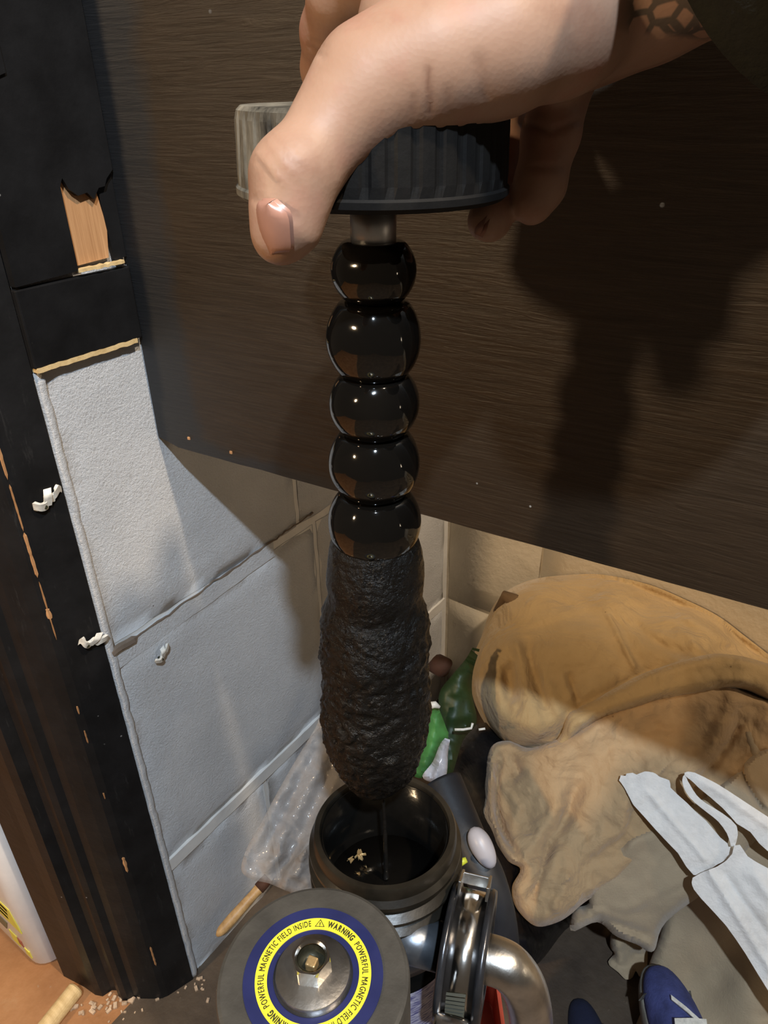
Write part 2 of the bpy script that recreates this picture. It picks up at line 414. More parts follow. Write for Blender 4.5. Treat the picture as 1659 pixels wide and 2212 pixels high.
o = from_bm('paint_chip', bm, M_BAREWOOD, pn); o['kind'] = 'stuff'
bm = bmesh.new(); z = .5135; x = .139
for a, b in (((x, z), (x + .0014, z + .004)), ((x, z + .004), (x + .0062, z + .0052)), ((x + .005, z), (x + .0062, z + .0045))):
    box(bm, (a[0], .2682, a[1]), (b[0], .2692, b[1]), 0, MP)
from_bm('staple', bm, M_DEBRIS, pn)

# black boards on the block wall
bd = thing('wall_batten', 'black painted board on the left wall with a broken corner of bare orange wood', 'board', (0, .23, .62))
prof = [(.199, .620), (.2355, .6215), (.2355, .663), (.2375, .6665), (.240, .661), (.2445, .6575), (.250, .6585), (.2535, .655), (.2575, .660), (.2615, .6605), (.2635, .664), (.2682, .668), (.2682, 1.2), (.199, 1.2)]
bm = bmesh.new(); prism(bm, prof, .0, .0055, 'x'); from_bm('upper_board', bm, M_BATTEN, bd)
bm = bmesh.new(); prism(bm, [(.199, .705), (.220, .712), (.220, 1.2), (.199, 1.2)], .0055, .0066, 'x'); from_bm('raised_strip', bm, M_BATTEN, bd)
bm = bmesh.new(); prism(bm, [(.2358, .6235), (.2575, .6245), (.2600, .640), (.2565, .668), (.2358, .668)], .0, .0024, 'x'); from_bm('bare_wood', bm, M_BAREWOOD, bd)['label'] = 'bare orange wood'
bm = bmesh.new(); prism(bm, [(.2606, .6225), (.2685, .6235), (.2685, .668), (.258, .668)], .0, .003, 'x'); from_bm('corner_strip', bm, M_BATTEN, bd)
bm = bmesh.new(); pts = [Vector((.0044 + .0006 * noise.noise((y * 300, 1, 1)), y, .6215 + .0008 * noise.noise((y * 400, 2, 2)))) for y in np.linspace(.2352, .2645, 14)]
band(bm, pts, [(1, 0, 0)] * 14, .004, .0016); from_bm('splinter', bm, M_DOWEL, bd)
lb = thing('wall_batten', 'short black painted block of board at the foot of the longer board', 'board', (0, .23, .59))
bm = bmesh.new(); box(bm, (0, .1986, .5775), (.0045, .2684, .6185), .0010); from_bm('board', bm, M_BATTEN, lb)
bm = bmesh.new(); pts = [Vector((.0022, y, .5765 + .0009 * noise.noise((y * 200, 2, 2)))) for y in np.linspace(.1995, .2645, 26)]
band(bm, pts, [(1, 0, 0)] * 26, .0050, .0026); from_bm('raw_edge', bm, M_DOWEL, lb)

# door frame: moulded jamb with chipped arris
prof = [(.0005, .1985), (-.0072, .1762), (-.0100, .1715), (-.0165, .1665), (-.0255, .1605), (-.031, .1580), (-.0335, .1530), (-.0375, .1500), (-.043, .1500), (-.047, .1540), (-.053, .1500), (-.0555, .1420), (-.062, .1390), (-.076, .1375), (-.1000, .1325), (-.1030, .1360), (-.1030, .1995), (-.004, .1995)]
bm = bmesh.new(); prism(bm, prof, 0, 1.25); dfr = struct(from_bm('door_1', bm, M_FRAME))
def chip(z0, z1, w, seed):
    v = []; f = []; n = 14
    for i in range(n + 1):
        t = i / n; z = z0 + (z1 - z0) * t; ww = .5 * w * (1 if 0 < i < n else .15) * (.55 + .75 * abs(noise.noise((z * 130, seed, 3))))
        c = Vector((-.0083, .1740, z)); out = Vector((.82, -.57, 0)); side = Vector((.57, .82, 0))
        v += [c - side * ww + out * .0001, c + out * .0011, c + side * ww + out * .0002]
    for i in range(n):
        a = 3 * i; f += [(a, a + 1, a + 4, a + 3), (a + 1, a + 2, a + 5, a + 4)]
    o = from_py('paint_chip', v, f, M_BAREWOOD, dfr); return o
for z0, z1, w in ((.520, .560, .0026), (.487, .517, .0016), (.455, .486, .0024), (.408, .452, .0012), (.424, .432, .0035), (.345, .352, .0013), (.318, .330, .0016), (.262, .268, .0014), (.178, .196, .0032), (.050, .078, .0022)): chip(z0, z1, w, z0 * 50)

# ------------------------------------------------------------------ relief cloth builder
def seg_dist(X, Y, pl):
    """distance from points to a polyline, and the side (sign) of the nearest segment"""
    best = np.full(X.shape, 1e9); side = np.zeros(X.shape)
    for (x0, y0), (x1, y1) in zip(pl[:-1], pl[1:]):
        dx, dy = x1 - x0, y1 - y0; L = dx * dx + dy * dy + 1e-9
        t = np.clip(((X - x0) * dx + (Y - y0) * dy) / L, 0, 1)
        d = np.hypot(X - x0 - t * dx, Y - y0 - t * dy); s = np.sign((X - x0) * dy - (Y - y0) * dx)
        m = d < best; best = np.where(m, d, best); side = np.where(m, s, side)
    return best, side
def inside(X, Y, pl):
    c = np.zeros(X.shape, bool); n = len(pl)
    for i in range(n):
        x0, y0 = pl[i]; x1, y1 = pl[(i + 1) % n]
        if y0 == y1: continue
        m = ((y0 > Y) != (y1 > Y)) & (X < (x1 - x0) * (Y - y0) / (y1 - y0) + x0); c ^= m
    return c
def relief(name, outline, depths, folds=(), mat=None, parent=None, rollw=60, roll=.03, thick=.012, step=7, wr=(.0025, 55), seed=1, smooth_out=5, ragged=0):
    """a piece of cloth or film laid out from its outline: every point gets its own distance, the rim rolls back, the piece has a back"""
    ol = [(p.x, p.y) for p in catmull([(x, y, 0) for x, y in outline], smooth_out, True)] if smooth_out > 1 else list(outline)
    if ragged: ol = [(x + ragged * noise.noise((x * .12, y * .12, 1)), y + ragged * noise.noise((x * .12, y * .12, 7))) for x, y in ol]
    A = np.array(ol); xs = np.arange(A[:, 0].min() - step, A[:, 0].max() + step, step); ys = np.arange(A[:, 1].min() - step, A[:, 1].max() + step, step)
    X, Y = np.meshgrid(xs, ys, indexing='ij'); IN = inside(X, Y, ol); cl = ol + [ol[0]]
    D, _ = seg_dist(X, Y, cl); keep = IN & (D > step * .35)
    cells = keep[:-1, :-1] & keep[1:, :-1] & keep[:-1, 1:] & keep[1:, 1:]
    dp = np.array(depths, float)
    w = 1 / (((X[..., None] - dp[:, 0]) ** 2 + (Y[..., None] - dp[:, 1]) ** 2) + 60.0 ** 2) ** 1.5
    Z = (w * dp[:, 2]).sum(-1) / w.sum(-1)
    t = np.clip(D / rollw, 0, 1); ZR = roll * (1 - np.sqrt(1 - (1 - t) ** 2)); Z = Z + ZR
    for typ, pl, amp, wd in folds:
        pl = [(p.x, p.y) for p in catmull([(x, y, 0) for x, y in pl], 6)] if len(pl) > 2 else pl
        d, s = seg_dist(X, Y, pl)
        # fade towards the ends of the line
        e = np.minimum(np.hypot(X - pl[0][0], Y - pl[0][1]), np.hypot(X - pl[-1][0], Y - pl[-1][1]))
        fade = np.clip(e / (1.6 * wd) + .15, 0, 1)
        if typ == 'ridge': Z -= amp * np.exp(-(d / wd) ** 2) * fade
        elif typ == 'valley': Z += amp * np.exp(-(d / wd) ** 2) * fade
        elif typ == 'step': Z -= np.where(s > 0, 1, 0) * amp * np.exp(-(d / wd)) * np.clip(d / 14, 0, 1) * fade; 
        elif typ == 'stepr': Z -= np.where(s < 0, 1, 0) * amp * np.exp(-(d / wd)) * np.clip(d / 14, 0, 1) * fade
    nodes = np.zeros(X.shape, int) - 1; need = np.zeros(X.shape, bool)
    need[:-1, :-1] |= cells; need[1:, :-1] |= cells; need[:-1, 1:] |= cells; need[1:, 1:] |= cells
    cnt = np.zeros(X.shape, int)
    cnt[:-1, :-1] += cells; cnt[1:, :-1] += cells; cnt[:-1, 1:] += cells; cnt[1:, 1:] += cells
    v = []; back = []
    for i, j in zip(*np.nonzero(need)):
        x, y, z = X[i, j], Y[i, j], Z[i, j]
        z += wr[0] * (noise.fractal((x / wr[1], y / wr[1], seed), 1.0, 2.0, 3))
        if cnt[i, j] < 4: z += roll - ZR[i, j]
        if cnt[i, j] < 4:                                         # rim: move onto the outline
            bd = 1e9
            for (x0, y0), (x1, y1) in zip(cl[:-1], cl[1:]):
                dx, dy = x1 - x0, y1 - y0; tt = max(0, min(1, ((X[i, j] - x0) * dx + (Y[i, j] - y0) * dy) / (dx * dx + dy * dy + 1e-9)))
                qx, qy = x0 + tt * dx, y0 + tt * dy; dd = hypot(qx - X[i, j], qy - Y[i, j])
                if dd < bd: bd = dd; x, y = qx, qy
        r = ray(x, y); df = -CAM.z / r.z if r.z < 0 else 9; dw = min(df - .0015, (.6385 - CAM.y) / r.y if r.y > 0 else 9, (.0025 - CAM.x) / r.x if r.x < 0 else 9)
        zf = min(z, dw - .003); zb = min(zf + thick, dw)
        nodes[i, j] = len(v); v.append(CAM + r * zf); back.append(CAM + r * zb)
    nv = len(v); f = []; edges = {}
    for i, j in zip(*np.nonzero(cells)):
        q = (nodes[i, j], nodes[i, j + 1], nodes[i + 1, j + 1], nodes[i + 1, j])
        f.append(q); f.append(tuple(k + nv for k in q[::-1]))
        for a, b in zip(q, q[1:] + q[:1]): edges[(a, b)] = 1
    for (a, b) in list(edges):
        if (b, a) not in edges: f.append((b, a, a + nv, b + nv))
    o = from_py(name, v + back, f, mat, parent, True)
    if thick < .01: o.data.set_sharp_from_angle(angle=radians(50))
    return o

# ------------------------------------------------------------------ filter rod held by the hand
K = .95                          # nearness of the held rod, the hand and the canisters
Dh = .236 * K
HX = Vector((-sin(radians(36)), cos(radians(36)), 0)); RX = Vector((cos(radians(36)), sin(radians(36)), 0))
def at_dist(px, py, D):                                            # point on the ray at a horizontal distance D ahead
    r = ray(px, py); return CAM + r * (D / r.dot(HX))
A_top = at_dist(806, 420, Dh); A_bot = at_dist(812, 1712, Dh + .004 * K)
AX = (A_top - A_bot).normalized(); ROD_L = (A_top - A_bot).length
def y_to_h(py):                                                   # height above the rod's lower end for an image row
    lo, hi = -.02, ROD_L + .08
    for _ in range(40):
        mid = (lo + hi) / 2
        if proj(A_bot + AX * mid)[1] > py: lo = mid
        else: hi = mid
    return lo
def rpx(w, py): return w / 2 / F * proj(A_bot + AX * y_to_h(py))[2]
MR = frame_from(AX, A_bot)
rod = thing('magnetic_filter_rod', 'beaded magnetic filter rod coated in black oil and sludge, hung from a ribbed black cap', 'filter', A_bot)
capR = rpx(580, 420); h0 = y_to_h(420); h1 = y_to_h(226)
bm = bmesh.new()
cp = [(capR * .965, h0), (capR, h0 + .0012), (capR, h0 + .0028), (capR * .982, h0 + .0034), (capR * .985, h0 + .006)]
cp += [(capR * (.985 - .004 * k), h0 + .006 + (h1 - h0 - .009) * k / 4) for k in range(1, 5)]
cp += [(capR * .955, h1 - .001), (capR * .925, h1), (capR * .6, h1 + .0005), (.002, h1 + .0005)]
def flute(r, h, a):
    if h0 + .005 < h < h1 - .0025: return r - .0006 * max(0, sin(a * 38)) ** .5
    return r
lathe(bm, cp, 304, MR, flute); from_bm('cap', bm, M_CAP, rod, False)
bm = bmesh.new(); lathe(bm, [(.0095, h0 - .002), (.0095, h0 + .001)], 40, MR); from_bm('cap_washer', bm, M_HOUSING, rod, True)
sr = rpx(100, 500); bm = bmesh.new(); hb = y_to_h(528)
lathe(bm, [(sr, hb - .006), (sr, h0)], 48, MR); from_bm('stem', bm, M_STEM, rod, True)
# glossy beads
beads = [(520, 645, 187), (650, 806, 206), (806, 930, 197), (932, 1060, 198), (1062, 1188, 201)]
for k, (ya, yb, w) in enumerate(beads):
    zt, zb = y_to_h(ya), y_to_h(yb); R_ = rpx(w, (ya + yb) / 2); hm = (zt + zb) / 2; hh = (zt - zb) / 2; pr = []
    for i in range(33):
        t = -1 + 2 * i / 32; s_ = t * (hh * 1.02)
        r = R_ * (max(0, 1 - abs(.73 * t) ** 2.0)) ** .5
        pr.append((r if abs(t) < .999 else R_ * .6, hm + s_))
    bm = bmesh.new(); lathe(bm, pr, 72, MR, lambda r, h, a: r + .00035 * noise.noise((cos(a) * 2, sin(a) * 2, h * 60))); from_bm('bead', bm, M_OIL, rod, True)
# sludge-covered lower end
sl = [(1150, 170), (1172, 192), (1195, 205), (1240, 212), (1275, 206), (1292, 203), (1308, 216), (1335, 232), (1370, 238), (1400, 236), (1425, 230), (1440, 226), (1452, 231), (1480, 230), (1520, 236), (1550, 234), (1580, 222), (1612, 204), (1640, 176), (1662, 146), (1682, 112), (1700, 70), (1712, 34), (1720, 8)]
ys = np.array([a for a, b in sl], float); ws = np.array([b for a, b in sl], float)
yy = np.linspace(1150, 1720, 150); pr = [(rpx(np.interp(y, ys, ws), y), y_to_h(y)) for y in yy][::-1]
def rough(r, h, a):
    c, s_ = cos(a), sin(a); q = (c * 1.5, s_ * 1.5, h * 75)
    low = min(1, max(0, (h_s - h) / .04))
    return max(.0004, r + min(r, .02) * (.045 * noise.noise((c * 1.3, s_ * 1.3, h * 70)) + .02 * noise.noise((c * .6, s_ * .6, h * 190)) + (.010 + .045 * low) * noise.fractal((c * 5, s_ * 5, h * 260), .8, 2.0, 4)))
h_s = y_to_h(1230)
bm = bmesh.new(); lathe(bm, pr, 150, MR, rough); from_bm('sludge', bm, M_SLUDGE, rod, True)
tipL = (A_bot + AX * y_to_h(1690)) - RX * .001
bm = bmesh.new(); a0 = P(800, 1680, proj(A_bot)[2] - .006)
tube(bm, [a0, P(796, 1700, proj(A_bot)[2] - .006), P(800, 1722, proj(A_bot)[2] - .004)], [.006, .0042, .0012], 12); from_bm('sludge_drip', bm, M_SLUDGE, rod, True)

# ------------------------------------------------------------------ filter housing
hc = at_dist(831, 1786, Dh + .004 * K); hd = proj(hc)[2]
ri = 138 / F * hd; tilt = (Vector((0, 0, 1)) + HX * .055).normalized()
MH = frame_from(tilt, hc)
hs = thing('filter_housing', 'open black canister filled with dark oil under the rod', 'canister', (hc.x, hc.y, 0))
L_ = hc.z / tilt.z - .001
bm = bmesh.new()
pr = [(ri * .98, -.058), (ri, -.054), (ri, -.0015), (ri * 1.02, 0), (ri * 1.10, 0), (ri * 1.125, -.0015), (ri * 1.13, -.006), (ri * 1.20, -.0085), (ri * 1.20, -.0105), (ri * 1.12, -.0125), (ri * 1.12, -.0155), (ri * 1.225, -.0180), (ri * 1.225, -.0195), (ri * 1.12, -.022), (ri * 1.12, -.0245), (ri * 1.22, -.027), (ri * 1.22, -.029), (ri * 1.13, -.031), (ri * 1.13, -.046)]
lathe(bm, pr, 96, MH, None, True, True); o = from_bm('threaded_neck', bm, M_NECK, hs, True); o.data.set_sharp_from_angle(angle=radians(35))
bm = bmesh.new(); lathe(bm, [(ri * 1.16, -.058), (ri * 1.24, -.0565), (ri * 1.25, -.048), (ri * 1.17, -.0455)], 96, MH); from_bm('collar', bm, M_DARKSTEEL, hs, True)
bm = bmesh.new(); lathe(bm, [(ri * 1.05, -L_ + .004), (ri * 1.12, -L_ + .006), (ri * 1.12, -.0575), (ri * 1.0, -.0570)], 96, MH); from_bm('body', bm, M_HOUSING, hs, True)
bm = bmesh.new(); lathe(bm, [(ri * .992, -.053), (ri * .992, -.0022), (ri * .975, -.0022), (ri * .975, -.053)], 96, MH, None, False, False); from_bm('oily_lining', bm, M_HOUSING, hs, True)
bm = bmesh.new(); lathe(bm, [(ri * .985, -.0535), (ri * .985, -.040), (.001, -.040)], 72, MH); from_bm('oil', bm, M_OIL, hs, True)
# wet strand running from the sludge to the oil
pa = P(826, 1700, proj(A_bot)[2]); oilc = MH @ Vector((0, 0, -.0395))
def on_oil(px, py):
    r = ray(px, py); return CAM + r * ((oilc - CAM).dot(tilt) / r.dot(tilt))
pb = on_oil(834, 1898)
bm = bmesh.new(); sp = catmull([pa, pa.lerp(pb, .45) + RX * .0004, pb], 14)
tube(bm, sp, [.0007 + .0009 * (i / len(sp)) ** 2 + .0004 * noise.noise((i * .9, 3, 1)) for i in range(len(sp))], 10); from_bm('oil_strand', bm, M_STRAND, rod, True)
fl = on_oil(771, 1857)
bm = bmesh.new()
for k in range(9):
    a = random.uniform(0, 6.28); c = fl + Vector((random.uniform(-.002, .002), random.uniform(-.0032, .0032), .001 + random.uniform(0, .002)))
    q = [c + Matrix.Rotation(random.uniform(0, 3), 3, Vector((random.random(), random.random(), 1)).normalized()) @ Vector(p) for p in ((-.0015, -.0007, 0), (.0014, -.0010, .0006), (.0011, .0012, .0009), (-.0008, .0008, -.0004))]
    vs = [bm.verts.new(p) for p in q] + [bm.verts.new(p + Vector((0, 0, .0005))) for p in q]
    bm.faces.new(vs[:4][::-1]); bm.faces.new(vs[4:])
    for i in range(4): bm.faces.new((vs[i], vs[(i + 1) % 4], vs[4 + (i + 1) % 4], vs[4 + i]))
tag(from_bm('debris_flake', bm, M_GOLD), 'small crumpled gold-brown flake floating on the dark oil in the canister', 'debris')
# printed label on the housing body, right of the magnet disc
bm = bmesh.new(); v0 = []
n = 14; rr = ri * 1.14
for i in range(n + 1):
    a = atan2(-HX.y, -HX.x) + (-.30 + 1.5 * i / n)
    x, y = rr * cos(a), rr * sin(a); pq = []
    for z in (.10, .330):
        c = hc + tilt * (z - hc.z); pq.append(bm.verts.new((c.x + x, c.y + y, z)))
    v0.append(tuple(pq))
for i in range(n): bm.faces.new((v0[i][0], v0[i + 1][0], v0[i + 1][1], v0[i][1]))
from_bm('label', bm, M_PURPLE, hs, True)['label'] = 'purple and white printed label'

# ------------------------------------------------------------------ magnet canister with warning label
md = .151 * K; mc = at_dist(677, 2108, md); mdp = proj(mc)[2]
def q2(rp): return rp / F * mdp * .955
mg = thing('magnetic_separator', 'round charcoal cap with blue and yellow warning ring and steel hex nut', 'separator', (mc.x, mc.y, 0))
MM = frame_from((0, 0, 1), mc); MM = Matrix.Translation(mc)
R0 = q2(219)
bm = bmesh.new(); lathe(bm, [(R0 * .97, -.030), (R0, -.029), (R0, -.0025), (R0 * .985, -.0006), (R0 * .95, 0), (.001, 0)], 120, MM); from_bm('disc', bm, M_DISC, mg, False)
bm = bmesh.new(); lathe(bm, [(R0 * .86, -mc.z + .001), (R0 * .86, -.0295)], 72, MM); from_bm('body', bm, M_HOUSING, mg, True)
def ring(name, r0, r1, z0, z1, mat, seg=120):
    bm = bmesh.new(); lathe(bm, [(r0, z0), (r1, z0), (r1, z1), (r0, z1), (r0, z0)], seg, MM, None, False, False); return from_bm(name, bm, mat, mg, False)
Rb = q2(158); Ry1 = q2(131); Ry0 = q2(104)
ring('blue_ring', q2(70), Rb, -.0002, .0006, M_BLUE)
ring('yellow_ring', Ry0, Ry1, .0002, .0009, M_YELLOW)
# lettering round the ring
def glyph(ch, bold):
    cu = bpy.data.curves.new('t', 'FONT'); cu.body = ch; cu.size = 1.0; cu.align_x = 'LEFT'; cu.extrude = .012; cu.offset = .028 if bold else 0.0; cu.resolution_u = 3
    ob = bpy.data.objects.new('t', cu); COL.objects.link(ob); dg = bpy.context.evaluated_depsgraph_get(); dg.update()
    me = ob.evaluated_get(dg).to_mesh(); v = [x.co.copy() for x in me.vertices]; f = [tuple(p.vertices) for p in me.polygons]
    ob.evaluated_get(dg).to_mesh_clear(); bpy.data.objects.remove(ob); bpy.data.curves.remove(cu); return v, f
GL = {}
Rt = q2(111); up_ang = atan2(HX.y, HX.x) - radians(4); size = q2(20)
def put_text(txt, bold, a_start, a_end, V, Fc):
    ws = []
    for ch in txt:
        if ch == ' ': ws.append(.34); continue
        k = (ch, bold)
        if k not in GL: GL[k] = glyph(ch, bold)
        ws.append(max(p.x for p in GL[k][0]) + .13)
    tot = sum(ws); a = a_start; da = (a_end - a_start) / tot
    for ch, w in zip(txt, ws):
        if ch != ' ':
            gv, gf = GL[(ch, bold)]; b0 = len(V)
            sx = (abs(da) * Rt) / 1.0
            for p in gv:
                aa = up_ang - (a + da * p.x); rr = Rt + p.y * size
                V.append(Vector((mc.x + rr * cos(aa), mc.y + rr * sin(aa), mc.z + .0011 + p.z * .01)))
            Fc += [tuple(i + b0 for i in t) for t in gf]
        a += da * w
V, Fc = [], []
for base in (0, pi):
    put_text('WARNING', True, base + .17, base + .80, V, Fc)
    put_text('POWERFUL MAGNETIC FIELD INSIDE', False, base + .88, base + pi - .17, V, Fc)
    aa = up_ang - base; c = Vector((mc.x + q2(117) * cos(aa), mc.y + q2(117) * sin(aa), mc.z + .0011)); u = Vector((cos(aa), sin(aa), 0)); w = Vector((-u.y, u.x, 0))
    tri = [c + u * q2(11), c - u * q2(8) + w * q2(12), c - u * q2(8) - w * q2(12)]; cen = sum(tri, Vector()) / 3
    inn = [cen + (p - cen) * .76 for p in tri]; b0 = len(V); V += tri + inn; Fc += [(b0, b0 + 1, b0 + 4, b0 + 3), (b0 + 1, b0 + 2, b0 + 5, b0 + 4), (b0 + 2, b0, b0 + 3, b0 + 5)]
    for p0, p1, ww in ((cen + u * q2(5), cen - u * q2(2.2), q2(1.1)), (cen - u * q2(3.4), cen - u * q2(5.2), q2(1.0))):
        b0 = len(V); V += [p0 - w * ww, p0 + w * ww, p1 + w * ww, p1 - w * ww]; Fc.append((b0, b0 + 1, b0 + 2, b0 + 3))
from_py('warning_lettering', V, Fc, M_INK, mg)['label'] = 'black text reading warning powerful magnetic field inside'
ring('dark_ring', q2(80), q2(90), .0004, .0010, M_DARKSTEEL)  # thin dark band round the foot of the flange
bm = bmesh.new(); lathe(bm, [(q2(84), 0), (q2(85), .0015), (q2(83), .0032), (q2(50), .0046), (.001, .0046)], 72, MM); o = from_bm('flange', bm, M_STEEL_DULL, mg, True); o.data.set_sharp_from_angle(angle=radians(25))
bm = bmesh.new(); hr = q2(45); ht = .0120
def hexr(r, h, a):
    k = pi / 3; m = ((a - up_ang + k / 2 + .08) % k) - k / 2; return r * cos(k / 2) / cos(m)
lathe(bm, [(hr, .004), (hr, ht - .0015)], 96, MM, hexr, False, False)
pr = [(hr * .865, ht), (hr * .80, ht), (hr * .70, ht - .001), (hr * .70, ht - .0065), (.001, ht - .0065)]
rings0 = [(hr, ht - .0015)]
lathe(bm, [(hr, ht - .0015), (hr * .94, ht)], 96, MM, lambda r, h, a: min(hexr(hr, h, a), r if h == ht else 9) if h == ht else hexr(r, h, a), False, False)
lathe(bm, [(hr * .94, ht)] + pr, 96, MM, lambda r, h, a: min(r, hexr(hr, h, a)), False, True)
bmesh.ops.remove_doubles(bm, verts=bm.verts[:], dist=.00002)
from_bm('hex_nut', bm, M_STEEL, mg, False)
bm = bmesh.new(); lathe(bm, [(hr * .692, ht - .0016), (hr * .692, ht - .0064), (.001, ht - .0064)], 40, MM, None, False, True); from_bm('socket', bm, M_OLIVESTEEL, mg, True)  # dark olive liner added inside the nut's hole
bm = bmesh.new(); s_ = hr * .26; box(bm, (-s_, -s_, ht - .007), (s_, s_, ht - .003), .0005, MM @ Matrix.Rotation(.25, 4, 'Z')); from_bm('square_pin', bm, M_GOLD, mg)

# ------------------------------------------------------------------ pipe stub, clamp, elbow
cc = P(1008, 2060, .345 * K)                                           # centre of the clamp
vd = (cc - CAM).normalized(); ca = ROT @ Vector((263, -69, 0)); ca = (ca - vd * ca.dot(vd)).normalized(); ca = (ca - vd * .06).normalized()
c_l = cc - ca * .042
tr = 48 / F * .345 * K
bm = bmesh.new(); tube(bm, [c_l, cc - ca * .008], tr * 1.05, 40); from_bm('pipe_stub', bm, M_STUB, hs, True)
MC = frame_from(ca, cc)
cl = thing('pipe_clamp', 'shiny steel band clamp joining the stub and the curved pipe', 'clamp', cc)
Rc = 126 / F * .345 * K; wd = .0068
bm = bmesh.new(); lathe(bm, [(Rc - .004, -wd), (Rc, -wd), (Rc, wd), (Rc - .004, wd), (Rc - .004, -wd)], 96, MC, None, False, False); from_bm('band', bm, M_STEEL, cl, True)
for s_ in (-1, 1):
    bm = bmesh.new(); z = s_ * (wd + .0012)
    lathe(bm, [(Rc - .010, z - .0018), (Rc + .0016, z - .0016), (Rc + .0022, z), (Rc + .0016, z + .0016), (Rc - .010, z + .0018), (Rc - .010, z - .0018)], 96, MC, None, False, False); from_bm('clamp_flange', bm, M_DARKSTEEL, cl, True)
toc = (CAM - cc); toc = (toc - ca * toc.dot(ca)).normalized(); upc = ca.cross(toc); upc = upc if upc.z > 0 else -upc
def rim(ang, r, w): return cc + (toc * cos(ang) + upc * sin(ang)) * r + ca * w
bm = bmesh.new()                                                   # worm-drive slots
for k in range(7):
    a = -.62 - .075 * k; pts = [rim(a - .03, Rc + .0003, -.0045), rim(a + .02, Rc + .0003, .0035)]
    band(bm, [pts[0], pts[0].lerp(pts[1], .5), pts[1]], [upc] * 3, .0011, .0008)
o = from_bm('worm_slots', bm, M_INK, cl)
bm = bmesh.new(); a = -1.22; c = rim(a, Rc + .0035, -.001); n_ = (toc * cos(a) + upc * sin(a)); t_ = ca.cross(n_)
Mx = Matrix((ca, t_, n_)).transposed().to_4x4(); Mx.translation = c
box(bm, (-.0075, -.006, -.0035), (.0075, .006, .0035), .0015, Mx); from_bm('screw_housing', bm, M_STEEL, cl, True)
bm = bmesh.new(); lathe(bm, [(.0034, .006), (.0034, .0095), (.0015, .0098)], 20, Mx @ Matrix.Rotation(radians(90), 4, 'X') @ Matrix.Rotation(pi, 4, 'Y')); from_bm('screw_head', bm, M_STEEL, cl, True)
bm = bmesh.new(); c = rim(1.10, Rc + .0015, .000)                 # upturned ears at the band's end
n_ = (toc * cos(1.1) + upc * sin(1.1)); t_ = ca.cross(n_); Mx = Matrix((ca, t_, n_)).transposed().to_4x4(); Mx.translation = c
for a, b in (((-wd, -.006, 0), (-wd + .0012, .008, .006)), ((wd - .0012, -.006, 0), (wd, .008, .006)), ((-wd, -.006, 0), (wd, -.005, .005))): box(bm, a, b, .0003, Mx)
from_bm('band_ear', bm, M_STEEL_DULL, cl)
el = tag(thing('elbow_pipe', 'x', 'pipe', cc), 'curved brushed steel elbow pipe turning down to the floor', 'pipe')
e0 = cc + ca * .004
path = [e0, cc + ca * .014, P(1108, 2098, .341 * K), P(1134, 2140, .347 * K), P(1147, 2205, .36 * K), P(1146, 2290, .38 * K)]
pl = catmull(path, 10); last = pl[-1]; pl += [Vector((last.x - .004 * k, last.y, last.z * (1 - k / 6) + .002)) for k in range(1, 7)]
bm = bmesh.new(); tube(bm, pl, tr * 1.02, 40); from_bm('pipe', bm, M_STEEL_DULL, el, True)
bm = bmesh.new(); lathe(bm, [(tr * 1.02, .002), (Rc - .009, .002), (Rc - .009, .0065), (tr * 1.02, .0075)], 60, MC); from_bm('ferrule', bm, M_STEEL_DULL, el, True)

